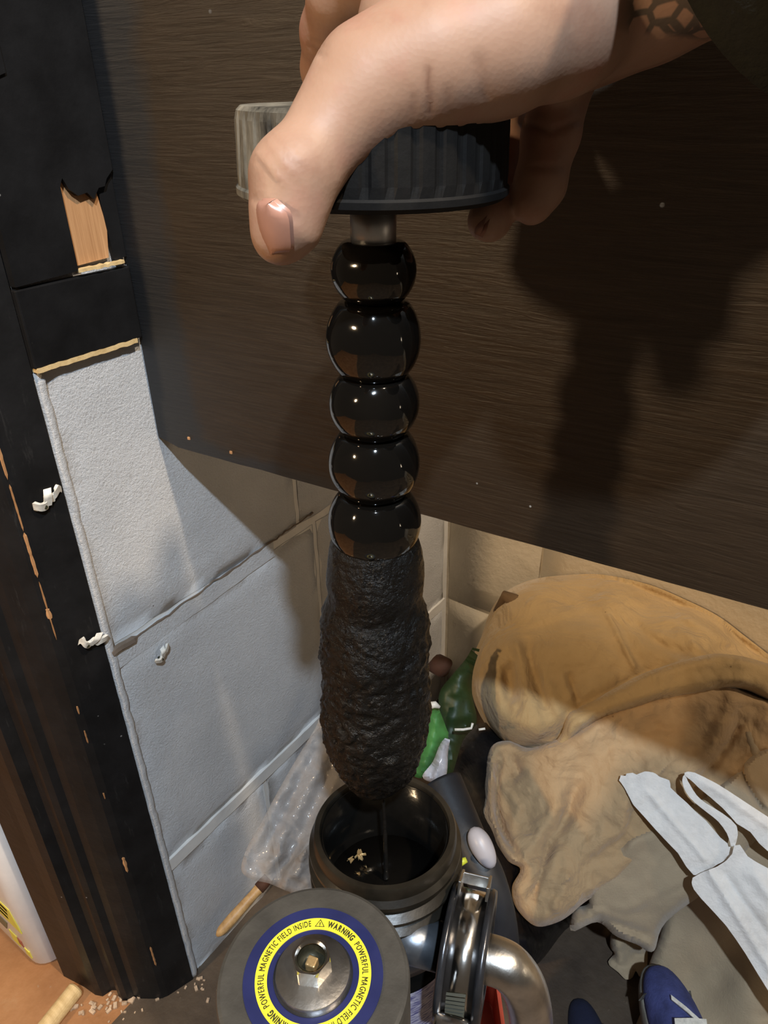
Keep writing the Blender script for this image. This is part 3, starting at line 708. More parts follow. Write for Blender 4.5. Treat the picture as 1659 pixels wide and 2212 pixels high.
# ------------------------------------------------------------------ hand
def build_hand():
    pal = [  # palm, thenar and wrist chains
        [((803, 192), .181, .0126), ((930, 138), .180, .0150), ((1070, 95), .181, .0160), ((1205, 45), .187, .0172), ((1330, -25), .192, .0175), ((1410, -50), .188, .0175), ((1700, -230), .166, .024)],
        [((900, -90), .208, .016), ((1080, -60), .214, .019), ((1220, -30), .217, .021), ((1330, -40), .208, .019), ((1410, -60), .205, .018), ((1700, -260), .18, .024)],
        [((960, -100), .228, .014), ((1120, -20), .232, .016), ((1250, 20), .232, .0165), ((1350, -20), .217, .016), ((1420, -50), .212, .016), ((1700, -240), .19, .022)],
        [((880, 60), .196, .013), ((1000, 20), .205, .016), ((1120, 60), .208, .015), ((1200, 90), .215, .012)],
        [((880, -130), .203, .014), ((960, -150), .222, .013), ((1040, -120), .238, .012), ((1130, -60), .246, .0125)],
    ]
    fing = {
        'thumb': [((803, 192), .182, .0124), ((717, 284), .181, .0100), ((634, 385), .178, .0102), ((628, 434), .1790, .0088), ((614, 490), .180, .0083), ((600, 520), .181, .0052)],
        'index': [((880, -130), .203, .0125), ((740, -10), .226, .0105), ((712, 70), .240, .0092), ((705, 150), .2535, .0084), ((722, 240), .262, .0076), ((735, 290), .262, .0066)],
        'middle': [((960, -150), .222, .0118), ((870, -70), .258, .0100), ((850, 60), .270, .0088), ((865, 180), .2735, .0078), ((880, 260), .272, .0068)],
        'ring': [((1040, -120), .238, .0115), ((1055, 40), .262, .0098), ((1082, 180), .2645, .0086), ((1090, 330), .2585, .0080), ((1092, 420), .250, .0076), ((1058, 474), .238, .0064), ((1048, 480), .236, .0054)],
        'little': [((1130, -60), .246, .0115), ((1235, 120), .243, .0098), ((1190, 290), .236, .0090), ((1166, 400), .236, .0080), ((1150, 440), .235, .0066)],
    }
    pal = [[(p, d * K, r * K) for p, d, r in ch] for ch in pal]; fing = {n: [(p, d * K, r * K) for p, d, r in ch] for n, ch in fing.items()}
    allp = [P(x, y, d) for ch in pal + list(fing.values()) for (x, y), d, r in ch]
    lo = np.array([min(p[i] for p in allp) - .03 for i in range(3)]); hi = np.array([max(p[i] for p in allp) + .03 for i in range(3)])
    h = .0012; N = np.ceil((hi - lo) / h).astype(int)
    g = [lo[i] + h * np.arange(N[i]) for i in range(3)]
    def chain(ch, k):
        out = None
        for (p0, d0, r0), (p1, d1, r1) in zip(ch[:-1], ch[1:]):
            a = np.array(P(*p0, d0)); b = np.array(P(*p1, d1)); ab = b - a; L = ab @ ab
            t = ((GX - a[0]) * ab[0] + (GY - a[1]) * ab[1] + (GZ - a[2]) * ab[2]) / L; np.clip(t, 0, 1, out=t)
            d = np.sqrt((GX - a[0] - t * ab[0]) ** 2 + (GY - a[1] - t * ab[1]) ** 2 + (GZ - a[2] - t * ab[2]) ** 2) - (r0 + (r1 - r0) * t)
            out = d if out is None else smin(out, d, k)
        return out
    def smin(a, b, k):
        hh = np.maximum(k - np.abs(a - b), 0) / k; return np.minimum(a, b) - hh * hh * k * .25
    GX, GY, GZ = np.meshgrid(*[x.astype(np.float32) for x in g], indexing='ij')
    S = None
    for ch in pal:
        d = chain(ch, .004); S = d if S is None else smin(S, d, .016)
    T = None
    for nm, ch in fing.items():
        d = smin(S, chain(ch, .003), .010 if nm == 'thumb' else .006); T = d if T is None else np.minimum(T, d)
    grid = openvdb.FloatGrid(background=.01); grid.copyFromArray(np.clip(T, -.01, .01).astype(np.float32))
    pts, quads = grid.convertToQuads(isovalue=0.0)
    pts = pts.astype(float) * h + lo
    me = bpy.data.meshes.new('hand_and_forearm'); me.from_pydata(pts.tolist(), [], quads.tolist()); me.update()
    bm = bmesh.new(); bm.from_mesh(me)
    for _ in range(3): bmesh.ops.smooth_vert(bm, verts=bm.verts[:], factor=.5, use_axis_x=True, use_axis_y=True, use_axis_z=True)
    bmesh.ops.recalc_face_normals(bm, faces=bm.faces[:]); bm.normal_update()
    # creases: (polyline, depth of groove, half width, painted shade), shallow and darkened by colour
    cr = [([(925, 150), (927, 200), (929, 244)], .00025, 7, .8), ([(893, 205), (892, 244)], .0001, 7, .35), ([(965, 195), (970, 240)], .0001, 9, .3), ([(1035, 130), (1045, 205)], .0003, 16, .25),
          ([(556, 328), (585, 365), (612, 395)], -.0004, 4, 0), ([(580, 300), (612, 350), (640, 378)], -.0003, 4, 0), ([(560, 345), (590, 385), (618, 402)], .0003, 3, .12),
          ([(595, 282), (630, 330), (655, 350)], -.0003, 4, 0), ([(548, 425), (580, 448), (640, 470)], .0004, 6, .15),
          ([(1130, 265), (1190, 285), (1250, 262)], .0008, 7, .35), ([(1150, 360), (1215, 362)], .0005, 7, .2), ([(670, 100), (700, 120)], .0004, 7, .2), ([(672, 85), (705, 100)], .0003, 5, .15)]
    ca = []; cvals = [0.0] * len(bm.verts); tv = [0.0] * len(bm.verts)
    bm.verts.ensure_lookup_table(); co = np.array([v.co[:] for v in bm.verts]); nr = np.array([v.normal[:] for v in bm.verts])
    Rm = np.array(ROT); q = (co - np.array(CAM)) @ Rm; px = 829.5 + F * q[:, 0] / -q[:, 2]; py = 1106 - F * q[:, 1] / -q[:, 2]
    facing = ((np.array(CAM) - co) * nr).sum(1) > 0
    disp = np.zeros(len(co)); cval = np.zeros(len(co))
    for pl, amp, wd, dk in cr:
        d, _ = seg_dist(px, py, pl); g_ = np.exp(-(d / wd) ** 2) * facing; disp -= amp * g_; cval = np.maximum(cval, g_ * dk)
    co += nr * disp[:, None]
    tat = np.clip((px - 1325) / 40, 0, 1) * np.clip((1560 - px) / 40, 0, 1) * np.clip((70 + (px - 1340) * .12 - py) / 14, 0, 1)
    for v, c in zip(bm.verts, co): v.co = c
    bm.to_mesh(me); bm.free()
    for nm, arr in (('crease_shade', cval), ('tattoo', tat)):
        at = me.attributes.new(nm, 'FLOAT', 'POINT'); at.data.foreach_set('value', arr.astype(np.float32))
    return me
per = thing('person', 'right hand with tattooed wrist and dark green sleeve gripping the black cap from above', 'person', P(1100, 60, .21))
if openvdb is not None: HAND = link('hand_and_forearm', build_hand(), M_SKIN, per, True)
def nail(c, u, n, w, l, mat=M_NAIL, rimm=True, bend=.55):
    """curved nail plate: centre c, direction u to the tip, outward normal n"""
    u = Vector(u).normalized(); n = Vector(n); n = (n - u * n.dot(u)).normalized(); s_ = u.cross(n); v = []; f = []; A, B = 10, 10
    for i in range(A + 1):
        for j in range(B + 1):
            a = -1 + 2 * i / A; b = -1 + 2 * j / B
            wdt = w * ((1 - abs(b) ** 4) ** .45 + .03); lx = l * b
            v.append(c + s_ * wdt * a + u * lx - n * (bend * w * a * a * .8 + .0006 * b * b))
    for i in range(A):
        for j in range(B): f.append((i * (B + 1) + j, (i + 1) * (B + 1) + j, (i + 1) * (B + 1) + j + 1, i * (B + 1) + j + 1))
    nv = len(v); v += [p - n * .0012 for p in v]; f += [tuple(k + nv for k in q[::-1]) for q in f]
    return from_py('fingernail', v, f, mat, per, True)
nc = P(577, 500, .1716 * K); nu = P(580, 533, .1747 * K) - nc
nail(nc, nu, (CAM - nc).normalized() * .85 - RX * .62, .0047, .0060)
nc2 = P(1030, 480, .2335 * K); nail(nc2, P(1020, 500, .234 * K) - P(1034, 462, .235 * K), -RX + (CAM - nc2).normalized() * .3, .0034, .0036)
# sleeve
SL = [(P(1697, -108, .160), .0345), (P(1727, -128, .158), .0375), (P(1808, -200, .150), .040), (P(1970, -350, .138), .043), (P(2280, -610, .122), .046)]
sp = catmull([p for p, r in SL], 8); rs = np.interp(np.linspace(0, len(SL) - 1, len(sp)), range(len(SL)), [r for p, r in SL])
bm = bmesh.new(); tube(bm, sp, [r + .0012 * noise.noise((i * .6, 1, 2)) for i, r in enumerate(rs)], 56); from_bm('sleeve', bm, M_SLEEVE, per, True)

# ------------------------------------------------------------------ rags
rg = relief('tan_rag', [(1105, 1270), (1150, 1252), (1210, 1243), (1300, 1241), (1400, 1262), (1480, 1295), (1550, 1330), (1610, 1375), (1680, 1430), (1760, 1500), (1760, 1600), (1680, 1540), (1640, 1502), (1590, 1484), (1520, 1500), (1437, 1512), (1357, 1536), (1294, 1555), (1254, 1585), (1222, 1618), (1167, 1634), (1100, 1618), (1060, 1580), (1030, 1530), (1016, 1475), (1022, 1420), (1040, 1375), (1055, 1330), (1075, 1295)],
    [(1100, 1300, .705), (1250, 1270, .72), (1400, 1290, .71), (1600, 1400, .66), (1080, 1450, .66), (1250, 1420, .635), (1400, 1400, .635), (1130, 1580, .625), (1300, 1520, .612), (1500, 1460, .60), (1720, 1520, .60)],
    [('stepr', [(1215, 1575), (1228, 1538), (1254, 1526), (1337, 1482), (1381, 1458), (1437, 1438), (1508, 1418), (1560, 1414), (1650, 1432)], .018, 55),
     ('valley', [(1205, 1580), (1165, 1605), (1130, 1622)], .006, 10), ('ridge', [(1250, 1560), (1340, 1515), (1437, 1478), (1540, 1450), (1620, 1450)], .008, 16), ('valley', [(1290, 1552), (1400, 1502), (1520, 1480)], .005, 8),
     ('valley', [(1096, 1425), (1100, 1475), (1109, 1525)], .013, 16), ('ridge', [(1112, 1375), (1125, 1430), (1135, 1510)], .006, 12), ('valley', [(1135, 1385), (1155, 1450), (1180, 1540)], .005, 12), ('ridge', [(1160, 1420), (1190, 1500), (1215, 1560)], .004, 14),
     ('valley', [(1225, 1450), (1240, 1490), (1252, 1520)], .006, 8), ('ridge', [(1312, 1322), (1345, 1390), (1375, 1448)], .005, 7), ('ridge', [(1195, 1300), (1185, 1335)], .002, 9), ('valley', [(1360, 1340), (1420, 1390), (1500, 1418)], .007, 13), ('ridge', [(1400, 1310), (1470, 1350), (1520, 1400)], .006, 16),
     ('step', [(1110, 1370), (1180, 1350), (1260, 1325), (1335, 1315), (1420, 1308)], .005, 30), ('valley', [(1430, 1310), (1480, 1350), (1530, 1400)], .006, 9), ('valley', [(1450, 1300), (1540, 1350), (1640, 1420)], .008, 9), ('ridge', [(1480, 1330), (1560, 1375), (1640, 1425)], .005, 10), ('valley', [(1540, 1400), (1600, 1405), (1650, 1440)], .005, 8)],
    M_TAN, None, 85, .085, .04, 4, (.0028, 60), 3)
relief('rolled_hem', [(1180, 1626), (1212, 1585), (1226, 1540), (1254, 1526), (1337, 1482), (1381, 1458), (1437, 1438), (1508, 1418), (1560, 1412), (1635, 1426), (1710, 1462), (1740, 1560), (1651, 1508), (1588, 1486), (1516, 1500), (1437, 1512), (1357, 1536), (1294, 1556), (1254, 1584), (1222, 1616)],
    [(1200, 1610, .632), (1250, 1560, .618), (1340, 1510, .607), (1440, 1475, .600), (1550, 1455, .595), (1700, 1500, .592)], [('ridge', [(1240, 1572), (1340, 1520), (1437, 1490), (1540, 1470), (1630, 1470)], .004, 14)], M_TAN, rg, 24, .016, .010, 4, (.002, 45), 11)
tag(rg, 'bundled tan rag on top of the pile against the back wall', 'rag')
r2 = relief('orange_tan_rag', [(1062, 1612), (1048, 1665), (1043, 1720), (1037, 1755), (1058, 1795), (1072, 1832), (1100, 1862), (1124, 1878), (1106, 1915), (1112, 1955), (1138, 1988), (1165, 2002), (1205, 1992), (1233, 1975), (1262, 1950), (1330, 1905), (1420, 1850), (1520, 1790), (1640, 1700), (1760, 1650), (1760, 1540), (1640, 1500), (1560, 1474), (1500, 1480), (1350, 1520), (1240, 1580), (1150, 1615), (1100, 1600)],
    [(1080, 1640, .655), (1060, 1750, .640), (1200, 1680, .622), (1350, 1600, .615), (1300, 1760, .600), (1150, 1900, .585), (1180, 1980, .582), (1450, 1680, .605), (1550, 1560, .605), (1700, 1580, .60)],
    [('ridge', [(1064, 1640), (1060, 1740), (1076, 1805), (1102, 1852)], .006, 8), ('valley', [(1078, 1640), (1072, 1740), (1090, 1800), (1120, 1850)], .008, 8), ('valley', [(1252, 1680), (1224, 1760), (1195, 1805), (1150, 1865)], .009, 17), ('ridge', [(1215, 1690), (1190, 1760), (1140, 1840)], .004, 24),
     ('stepr', [(1400, 1700), (1370, 1735), (1352, 1800), (1300, 1840), (1262, 1872)], .010, 40), ('valley', [(1190, 1820), (1170, 1880), (1150, 1940)], .006, 9), ('valley', [(1110, 1640), (1120, 1670), (1100, 1690)], .006, 8), ('ridge', [(1130, 1720), (1110, 1780), (1130, 1830)], .004, 16),
     ('valley', [(1250, 1660), (1350, 1600), (1450, 1560)], .003, 20), ('ridge', [(1530, 1480), (1510, 1560), (1450, 1640), (1385, 1700)], .005, 26), ('ridge', [(1580, 1482), (1570, 1550), (1530, 1620), (1470, 1690)], .007, 20), ('valley', [(1600, 1560), (1550, 1640), (1490, 1710)], .006, 10), ('ridge', [(1230, 1870), (1220, 1920), (1190, 1980)], .005, 14)],
    M_TAN2, None, 26, .018, .008, 4, (.0035, 45), 8)
tag(r2, 'orange tan rag with curled hem hanging below the top bundle', 'rag')
r3 = relief('beige_rag', [(1266, 1870), (1262, 1905), (1272, 1950), (1240, 1965), (1234, 2012), (1290, 1992), (1330, 2022), (1375, 2040), (1412, 2055), (1440, 1990), (1560, 1900), (1660, 1800), (1760, 1740), (1760, 1600), (1640, 1620), (1560, 1690), (1450, 1760), (1350, 1810)],
    [(1270, 1900, .605), (1250, 2000, .60), (1330, 2010, .61), (1400, 2040, .62), (1420, 1900, .602), (1550, 1780, .597), (1700, 1680, .595)],
    [('stepr', [(1436, 1935), (1361, 1976), (1300, 1960)], .005, 45), ('ridge', [(1240, 2000), (1270, 1980), (1300, 1972)], .004, 9), ('valley', [(1250, 1962), (1300, 1985), (1400, 2020)], .006, 9), ('ridge', [(1280, 1880), (1330, 1850), (1400, 1800)], .004, 18), ('valley', [(1350, 1810), (1340, 1840), (1300, 1860)], .004, 10), ('valley', [(1590, 1620), (1615, 1690), (1650, 1750)], .007, 6)],
    M_BEIGE, None, 22, .012, .008, 5, (.002, 70), 5)
tag(r3, 'dull beige rag folded under the orange tan rag', 'rag')
r4 = relief('canvas_sheet', [(1560, 1880), (1500, 1895), (1450, 1930), (1436, 1965), (1428, 2010), (1415, 2050), (1402, 2085), (1396, 2150), (1392, 2300), (1800, 2300), (1800, 1560), (1700, 1590), (1620, 1560), (1570, 1620), (1540, 1760)],
    [(1430, 1990, .645), (1400, 2150, .65), (1500, 2100, .645), (1560, 1950, .615), (1650, 2150, .60), (1700, 1900, .585), (1600, 1750, .605), (1650, 1600, .61), (1500, 2280, .615), (1750, 2250, .57)],
    [('ridge', [(1450, 2050), (1520, 2060), (1560, 2120)], .004, 40), ('valley', [(1588, 1590), (1618, 1690), (1640, 1735), (1675, 1790)], .010, 7), ('ridge', [(1605, 1560), (1650, 1660), (1690, 1740)], .008, 14), ('valley', [(1640, 2195), (1700, 2215)], .004, 10)],
    M_BEIGE, None, 26, .014, .010, 8, (.0016, 110), 9)
tag(r4, 'smooth beige canvas sheet under the paper towel at the right edge', 'cloth')
r5 = relief('rag_scrap', [(1322, 2015), (1318, 2045), (1326, 2060), (1313, 2080), (1335, 2100), (1352, 2116), (1366, 2112), (1374, 2098), (1386, 2118), (1396, 2100), (1398, 2050), (1380, 2030), (1350, 2018)],
    [(1320, 2020, .66), (1340, 2090, .675), (1390, 2060, .67), (1390, 2110, .69)], [('valley', [(1360, 2050), (1378, 2068), (1372, 2090)], .006, 8), ('ridge', [(1330, 2040), (1345, 2080), (1360, 2105)], .004, 12)], M_BEIGE, None, 22, .016, .02, 5, (.004, 25), 4)
tag(r5, 'small crumpled scrap of beige rag on the floor by the blue shoe', 'rag')
# paper towel: torn strip, lower sheet, looped band, upper flap
tw = thing('paper_towel', 'torn white paper towel with a looped band lying over the rags', 'towel', P(1560, 1850, .56))
relief('torn_strip', [(1314, 1659), (1335, 1672), (1351, 1676), (1357, 1665), (1375, 1672), (1395, 1666), (1414, 1670), (1425, 1678), (1450, 1687), (1448, 1701), (1484, 1735), (1525, 1773), (1556, 1809), (1582, 1833), (1580, 1850), (1549, 1868), (1500, 1892), (1464, 1843), (1416, 1792), (1368, 1737), (1351, 1703), (1334, 1682)],
    [(1330, 1670, .603), (1400, 1720, .594), (1480, 1800, .586), (1540, 1850, .580)], [('ridge', [(1390, 1700), (1450, 1770), (1530, 1865)], .002, 6), ('valley', [(1398, 1764), (1420, 1750), (1448, 1732)], .001, 4)], M_PAPER, tw, 6, .0004, .0012, 5, (.0009, 30), 3, 2, 2)
relief('lower_sheet', [(1492, 1898), (1549, 1872), (1582, 1845), (1590, 1815), (1615, 1850), (1660, 1876), (1760, 1940), (1760, 2260), (1720, 2220), (1659, 2140), (1610, 2060), (1568, 1999), (1515, 1941)],
    [(1500, 1900, .580), (1580, 1850, .575), (1660, 1950, .564), (1620, 2060, .574), (1740, 2150, .555)], [('ridge', [(1530, 1880), (1580, 1960), (1680, 2120)], .003, 7), ('valley', [(1560, 1880), (1630, 1980), (1720, 2100)], .003, 8), ('ridge', [(1620, 1880), (1690, 1970), (1740, 2040)], .003, 12)], M_PAPER, tw, 6, .0004, .0012, 6, (.001, 40), 5, 2, 1.5)
relief('looped_band', [(1582, 1835), (1591, 1818), (1592, 1785), (1561, 1757), (1525, 1735), (1505, 1718), (1490, 1694), (1484, 1682), (1492, 1678), (1486, 1670), (1476, 1676), (1474, 1690), (1482, 1712), (1500, 1733), (1530, 1757), (1552, 1775), (1570, 1800), (1577, 1820)],
    [(1480, 1685, .585), (1520, 1740, .580), (1570, 1790, .577), (1586, 1826, .575)], [], M_PAPER, tw, 5, .0004, .0015, 3.5, (.0006, 25), 6, 2)
relief('upper_flap', [(1476, 1676), (1481, 1668), (1500, 1669), (1549, 1693), (1597, 1724), (1660, 1765), (1760, 1830), (1760, 1900), (1690, 1862), (1640, 1822), (1621, 1797), (1592, 1779), (1561, 1745), (1510, 1702), (1490, 1683)],
    [(1480, 1675, .585), (1560, 1720, .583), (1640, 1780, .578), (1740, 1860, .570)], [('ridge', [(1500, 1680), (1570, 1722), (1700, 1815)], .002, 8)], M_PAPER, tw, 6, .0004, .0012, 4, (.0008, 30), 7, 2, 1)

# ------------------------------------------------------------------ clutter behind the canister
tag(relief('clear_bag', [(705, 1530), (680, 1575), (640, 1640), (600, 1710), (560, 1785), (532, 1835), (521, 1880), (545, 1900), (580, 1908), (620, 1925), (650, 1935), (720, 1935), (790, 1900), (800, 1700), (770, 1560)],
    [(700, 1560, .49), (640, 1700, .465), (560, 1830, .445), (600, 1900, .435), (700, 1850, .44), (760, 1700, .47)],
    [('ridge', [(690, 1570), (620, 1700), (540, 1850)], .006, 17), ('ridge', [(720, 1600), (650, 1730), (590, 1850)], .007, 18), ('valley', [(660, 1650), (600, 1770), (560, 1860)], .004, 14), ('ridge', [(740, 1640), (690, 1780), (630, 1880)], .006, 15), ('valley', [(640, 1830), (610, 1870), (600, 1900)], .007, 13), ('ridge', [(560, 1880), (610, 1850), (650, 1840)], .005, 12), ('ridge', [(600, 1905), (640, 1890), (660, 1850)], .004, 11)],
    M_CLEAR, None, 10, .003, .0008, 4, (.004, 36), 3), 'crumpled clear plastic bag leaning on the white wall beside the open canister', 'bag')
# worn wooden handle sticking out of the bag
ha, hb_ = on(468, 2022, 0, .016), on(566, 1912, 0, .026); n = 22
bm = bmesh.new(); ps = [ha.lerp(hb_, i / n) for i in range(n + 1)]
rr = [np.interp(i / n, [0, .05, .12, .35, .6, .8, .92, 1], [.0012, .0034, .0045, .0050, .0047, .0043, .0048, .0044]) for i in range(n + 1)]
hd_ = thing('wooden_handle', 'worn tan wooden tool handle poking out of the clear bag by the wall', 'handle', ha)
tube(bm, ps, rr, 24); from_bm('grip', bm, M_HANDLE, hd_, True)
bm = bmesh.new(); dr = (hb_ - ha).normalized(); tube(bm, [hb_ - dr * .004, hb_ + dr * .002, hb_ + dr * .008], [.0054, .0054, .0050], 24); from_bm('ferrule', bm, M_RUST, hd_, True)

# black refuse bag and dark shapes under the rags
bb = [(940, 1660), (990, 1600), (1040, 1560), (1100, 1600), (1180, 1700), (1260, 1850), (1280, 1960), (1220, 2010), (1150, 2090), (1080, 2060), (1000, 1960), (950, 1850)]
tag(relief('black_refuse_bag', bb, [(960, 1680, .60), (1040, 1600, .68), (1100, 1750, .67), (1200, 1950, .66), (1080, 2030, .58), (1000, 1900, .58)], [('ridge', [(1000, 1700), (1060, 1800), (1120, 1950)], .012, 25), ('valley', [(1050, 1680), (1110, 1780), (1180, 1880)], .012, 18)], M_BINBAG, None, 40, .03, .03, 9, (.008, 60), 4), 'black plastic refuse bag in the shadow under the rags', 'bag')
bm = bmesh.new(); hp = catmull([P(955, 1690, .56), P(985, 1760, .545), P(1015, 1830, .53), P(1050, 1900, .52), P(1075, 1985, .52), P(1085, 2060, .535)], 8)
tube(bm, hp, [.0155 - .003 * i / len(hp) for i in range(len(hp))], 24); tag(from_bm('rubber_hose', bm, M_HOSE, None, True), 'dark blue-grey rubber hose lying beside the open canister', 'hose')
# white teardrop nozzle against the hose
na, nb = P(1020, 1788, .515), P(1064, 1874, .505); n = 16
bm = bmesh.new(); tube(bm, [na.lerp(nb, i / n) for i in range(n + 1)], [.0078 * sqrt(max(.02, 1 - ((i / n - .42) / (.60 if i / n > .42 else .43)) ** 2)) for i in range(n + 1)], 20); tag(from_bm('white_nozzle', bm, M_LAVENDER, None, True), 'small white teardrop plastic piece between the hose and the tan rag', 'nozzle')
# green packet and dark green fold
gp = thing('green_packet', 'crumpled green plastic packet standing between canister and tan rag', 'packet', P(950, 1580, .6))
relief('front_film', [(905, 1640), (925, 1560), (938, 1515), (952, 1540), (965, 1575), (972, 1592), (955, 1605), (935, 1650), (915, 1680), (890, 1672)], [(930, 1530, .60), (960, 1580, .60), (910, 1670, .585)], [('ridge', [(940, 1540), (940, 1590), (915, 1660)], .005, 10)], M_GREEN, gp, 8, .004, .002, 5, (.003, 25), 2)
relief('back_film', [(948, 1500), (975, 1460), (1005, 1425), (1030, 1385), (1038, 1395), (1022, 1450), (1020, 1500), (1030, 1560), (1000, 1600), (975, 1680), (960, 1690), (950, 1640), (952, 1560)], [(1025, 1400, .64), (960, 1500, .625), (1000, 1560, .625), (965, 1670, .605)], [('ridge', [(1000, 1440), (985, 1520), (970, 1600)], .005, 14)], M_DKGREEN, gp, 10, .006, .003, 6, (.003, 30), 6)
wr_ = relief('clear_wrapper', [(972, 1590), (968, 1625), (966, 1665), (958, 1690), (940, 1692), (912, 1678), (935, 1645), (952, 1605)], [(965, 1600, .595), (930, 1670, .578), (960, 1685, .58)], [('ridge', [(965, 1600), (950, 1640), (940, 1685)], .005, 7), ('valley', [(955, 1620), (935, 1660), (925, 1680)], .004, 6)], m_bag('glossy_wrapper', (.60, .60, .66), .85), None, 6, .004, .002, 4, (.002, 18), 9)
tag(wr_, 'small shiny clear wrapper against the green packet', 'wrapper')
bm = bmesh.new(); d_ = .60
tube(bm, [P(982, 1576, d_), P(1000, 1576, d_), P(1018, 1573, d_), P(1021, 1562, d_)], .0011, 8); tag(from_bm('bent_wire', bm, M_CLIP, None, True), 'short bent pale wire on the dark green film', 'wire')
bm = bmesh.new(); tube(bm, [P(1034, 1576, .605), P(1048, 1574, .605)], .0010, 8); tag(from_bm('bent_wire', bm, M_CLIP, None, True), 'tiny straight pale wire end beside the tan rag', 'wire')
bm = bmesh.new(); tube(bm, [P(930, 1524, .59), P(940, 1522, .59), P(950, 1528, .59)], [.003, .0028, .0012], 10); tag(from_bm('twist_tie', bm, M_CLIP, None, True), 'small pale knot above the green packet', 'tie')
bm = bmesh.new(); tube(bm, [P(988, 1858, .50), P(998, 1862, .50), P(1008, 1857, .50)], [.0022, .0026, .0018], 10); tag(from_bm('plastic_tab', bm, M_LIME, None, True), 'tiny yellow-green plastic tab behind the canister rim', 'tab')
tag(relief('white_sheet', [(975, 1860), (988, 1890), (986, 1930), (990, 1965), (980, 1990), (962, 1965), (958, 1930), (966, 1905)], [(975, 1880, .47), (985, 1960, .465), (965, 1930, .46)], [], M_LAVENDER, None, 12, .006, .004, 4, (.001, 20), 2), 'bluish white plastic piece between canister neck and hose', 'plastic')
bm = bmesh.new(); c = P(952, 1438, .70); tube(bm, [c + Vector((-.012, 0, -.008)), c, c + Vector((.010, -.002, .010))], [.004, .011, .004], 14); tag(from_bm('brown_stub', bm, M_RUST, None, True), 'dark rust-brown lump in the corner behind the sludge', 'debris')
bm = bmesh.new(); c = P(1095, 1275, .73); tube(bm, [c + Vector((-.008, 0, -.03)), c + Vector((-.001, 0, -.008)), c + Vector((.018, 0, -.012))], [.005, .006, .010], 14); tag(from_bm('brown_stub', bm, M_TANDK, None, True), 'brown lump peeking out behind the top of the tan bundle', 'debris')

# red tub with a white lining
rt = thing('red_tub', 'small red plastic tub with white rim on the floor under the steel elbow', 'tub', (P(1030, 2190, .5).x, P(1030, 2190, .5).y, 0))
tc = P(1022, 2202, .50); Mt = Matrix.Translation(tc) @ Matrix.Rotation(radians(36), 4, 'Z')
def rsq(hw, hl, r, n=6):
    out = []
    for cx, cy, a0 in ((hw - r, hl - r, 0), (-hw + r, hl - r, 90), (-hw + r, -hl + r, 180), (hw - r, -hl + r, 270)):
        for k in range(n + 1): a = radians(a0 + 90 * k / n); out.append((cx + r * cos(a), cy + r * sin(a)))
    return out
def loft(bm, loops, M, cap0=True, cap1=True):
    R_ = [[bm.verts.new(M @ Vector((x, y, z))) for x, y in lp] for lp, z in loops]; n = len(R_[0])
    for a, b in zip(R_[:-1], R_[1:]):
        for i in range(n): bm.faces.new((a[i], a[(i + 1) % n], b[(i + 1) % n], b[i]))
    if cap0: bm.faces.new(R_[0][::-1])
    if cap1: bm.faces.new(R_[-1])
bm = bmesh.new(); loft(bm, [(rsq(.017, .026, .006), -tc.z + .001), (rsq(.021, .030, .007), 0), (rsq(.0185, .0275, .006), 0), (rsq(.0175, .0265, .006), -.03)], Mt); from_bm('tub', bm, M_RED, rt, False)
bm = bmesh.new(); pth = [tc + Vector((cos(a) * .020, sin(a) * .020, .004)) + HX * .012 + RX * .010 for a in np.linspace(.2, 3.6, 24)]; tube(bm, pth, .0035, 12); from_bm('white_rim', bm, M_WHITE, rt, True)['label'] = 'white curved rim'

# shoes
def shoe(name, label, px, py, d, w, yaw, mat, lace):
    base = P(px, py, d); t = thing(name, label, 'shoe', base); M = Matrix.Translation(base) @ Matrix.Rotation(yaw, 4, 'Z')
    def outline(s): return [(s * w / 2 * (abs(sin(a)) ** .8) * (1 if sin(a) >= 0 else -1), -.02 + s * (.058 if cos(a) > 0 else .075) * cos(a)) for a in np.linspace(0, 2 * pi, 40, endpoint=False)]
    bm = bmesh.new(); loft(bm, [(outline(1.0), -.016), (outline(1.04), -.010), (outline(1.04), .000), (outline(.98), .002)], M); from_bm('sole', bm, M_RUBBER, t, True)
    bm = bmesh.new(); lp = []
    for k in range(9):
        u = k / 8; s = .98 * (1 - u ** 2.6 * .72)
        lp.append(([(x, y - u * u * .020) for x, y in outline(s)], .002 + .026 * u))
    loft(bm, lp, M); from_bm('upper', bm, mat, t, True)
    bm = bmesh.new(); oo = outline(1.0); loft(bm, [([(x * 1.0, max(y, .012)) for x, y in outline(1.02)], .000), ([(x * .93, max(y - .003, .012)) for x, y in outline(.95)], .0105)], M); from_bm('toe_cap', bm, M_RUBBER, t, True)
    if lace:
        for a, b, r_ in (((-.004, .000, .026), (.010, -.022, .031), .0018), ((-.010, -.020, .0305), (.014, -.022, .0305), .0028), ((-.010, -.030, .0305), (.012, -.030, .0305), .0028)):
            bm = bmesh.new(); band(bm, [M @ Vector(a), M @ ((Vector(a) + Vector(b)) / 2 + Vector((0, 0, .001))), M @ Vector(b)], [M.to_3x3() @ Vector((.3, 1, 0))] * 3, r_ * 2, .0015); from_bm('lace', bm, M_CLIP, t)
    return t
shoe('canvas_shoe', 'small worn blue canvas shoe with white lace and grey rubber toe', 1449, 2192, .600, .044, radians(38), M_CANVAS_BLUE, True)
shoe('canvas_shoe', 'navy shoe tip at the bottom edge left of the blue shoe', 1272, 2262, .625, .036, radians(38), M_NAVY, False)

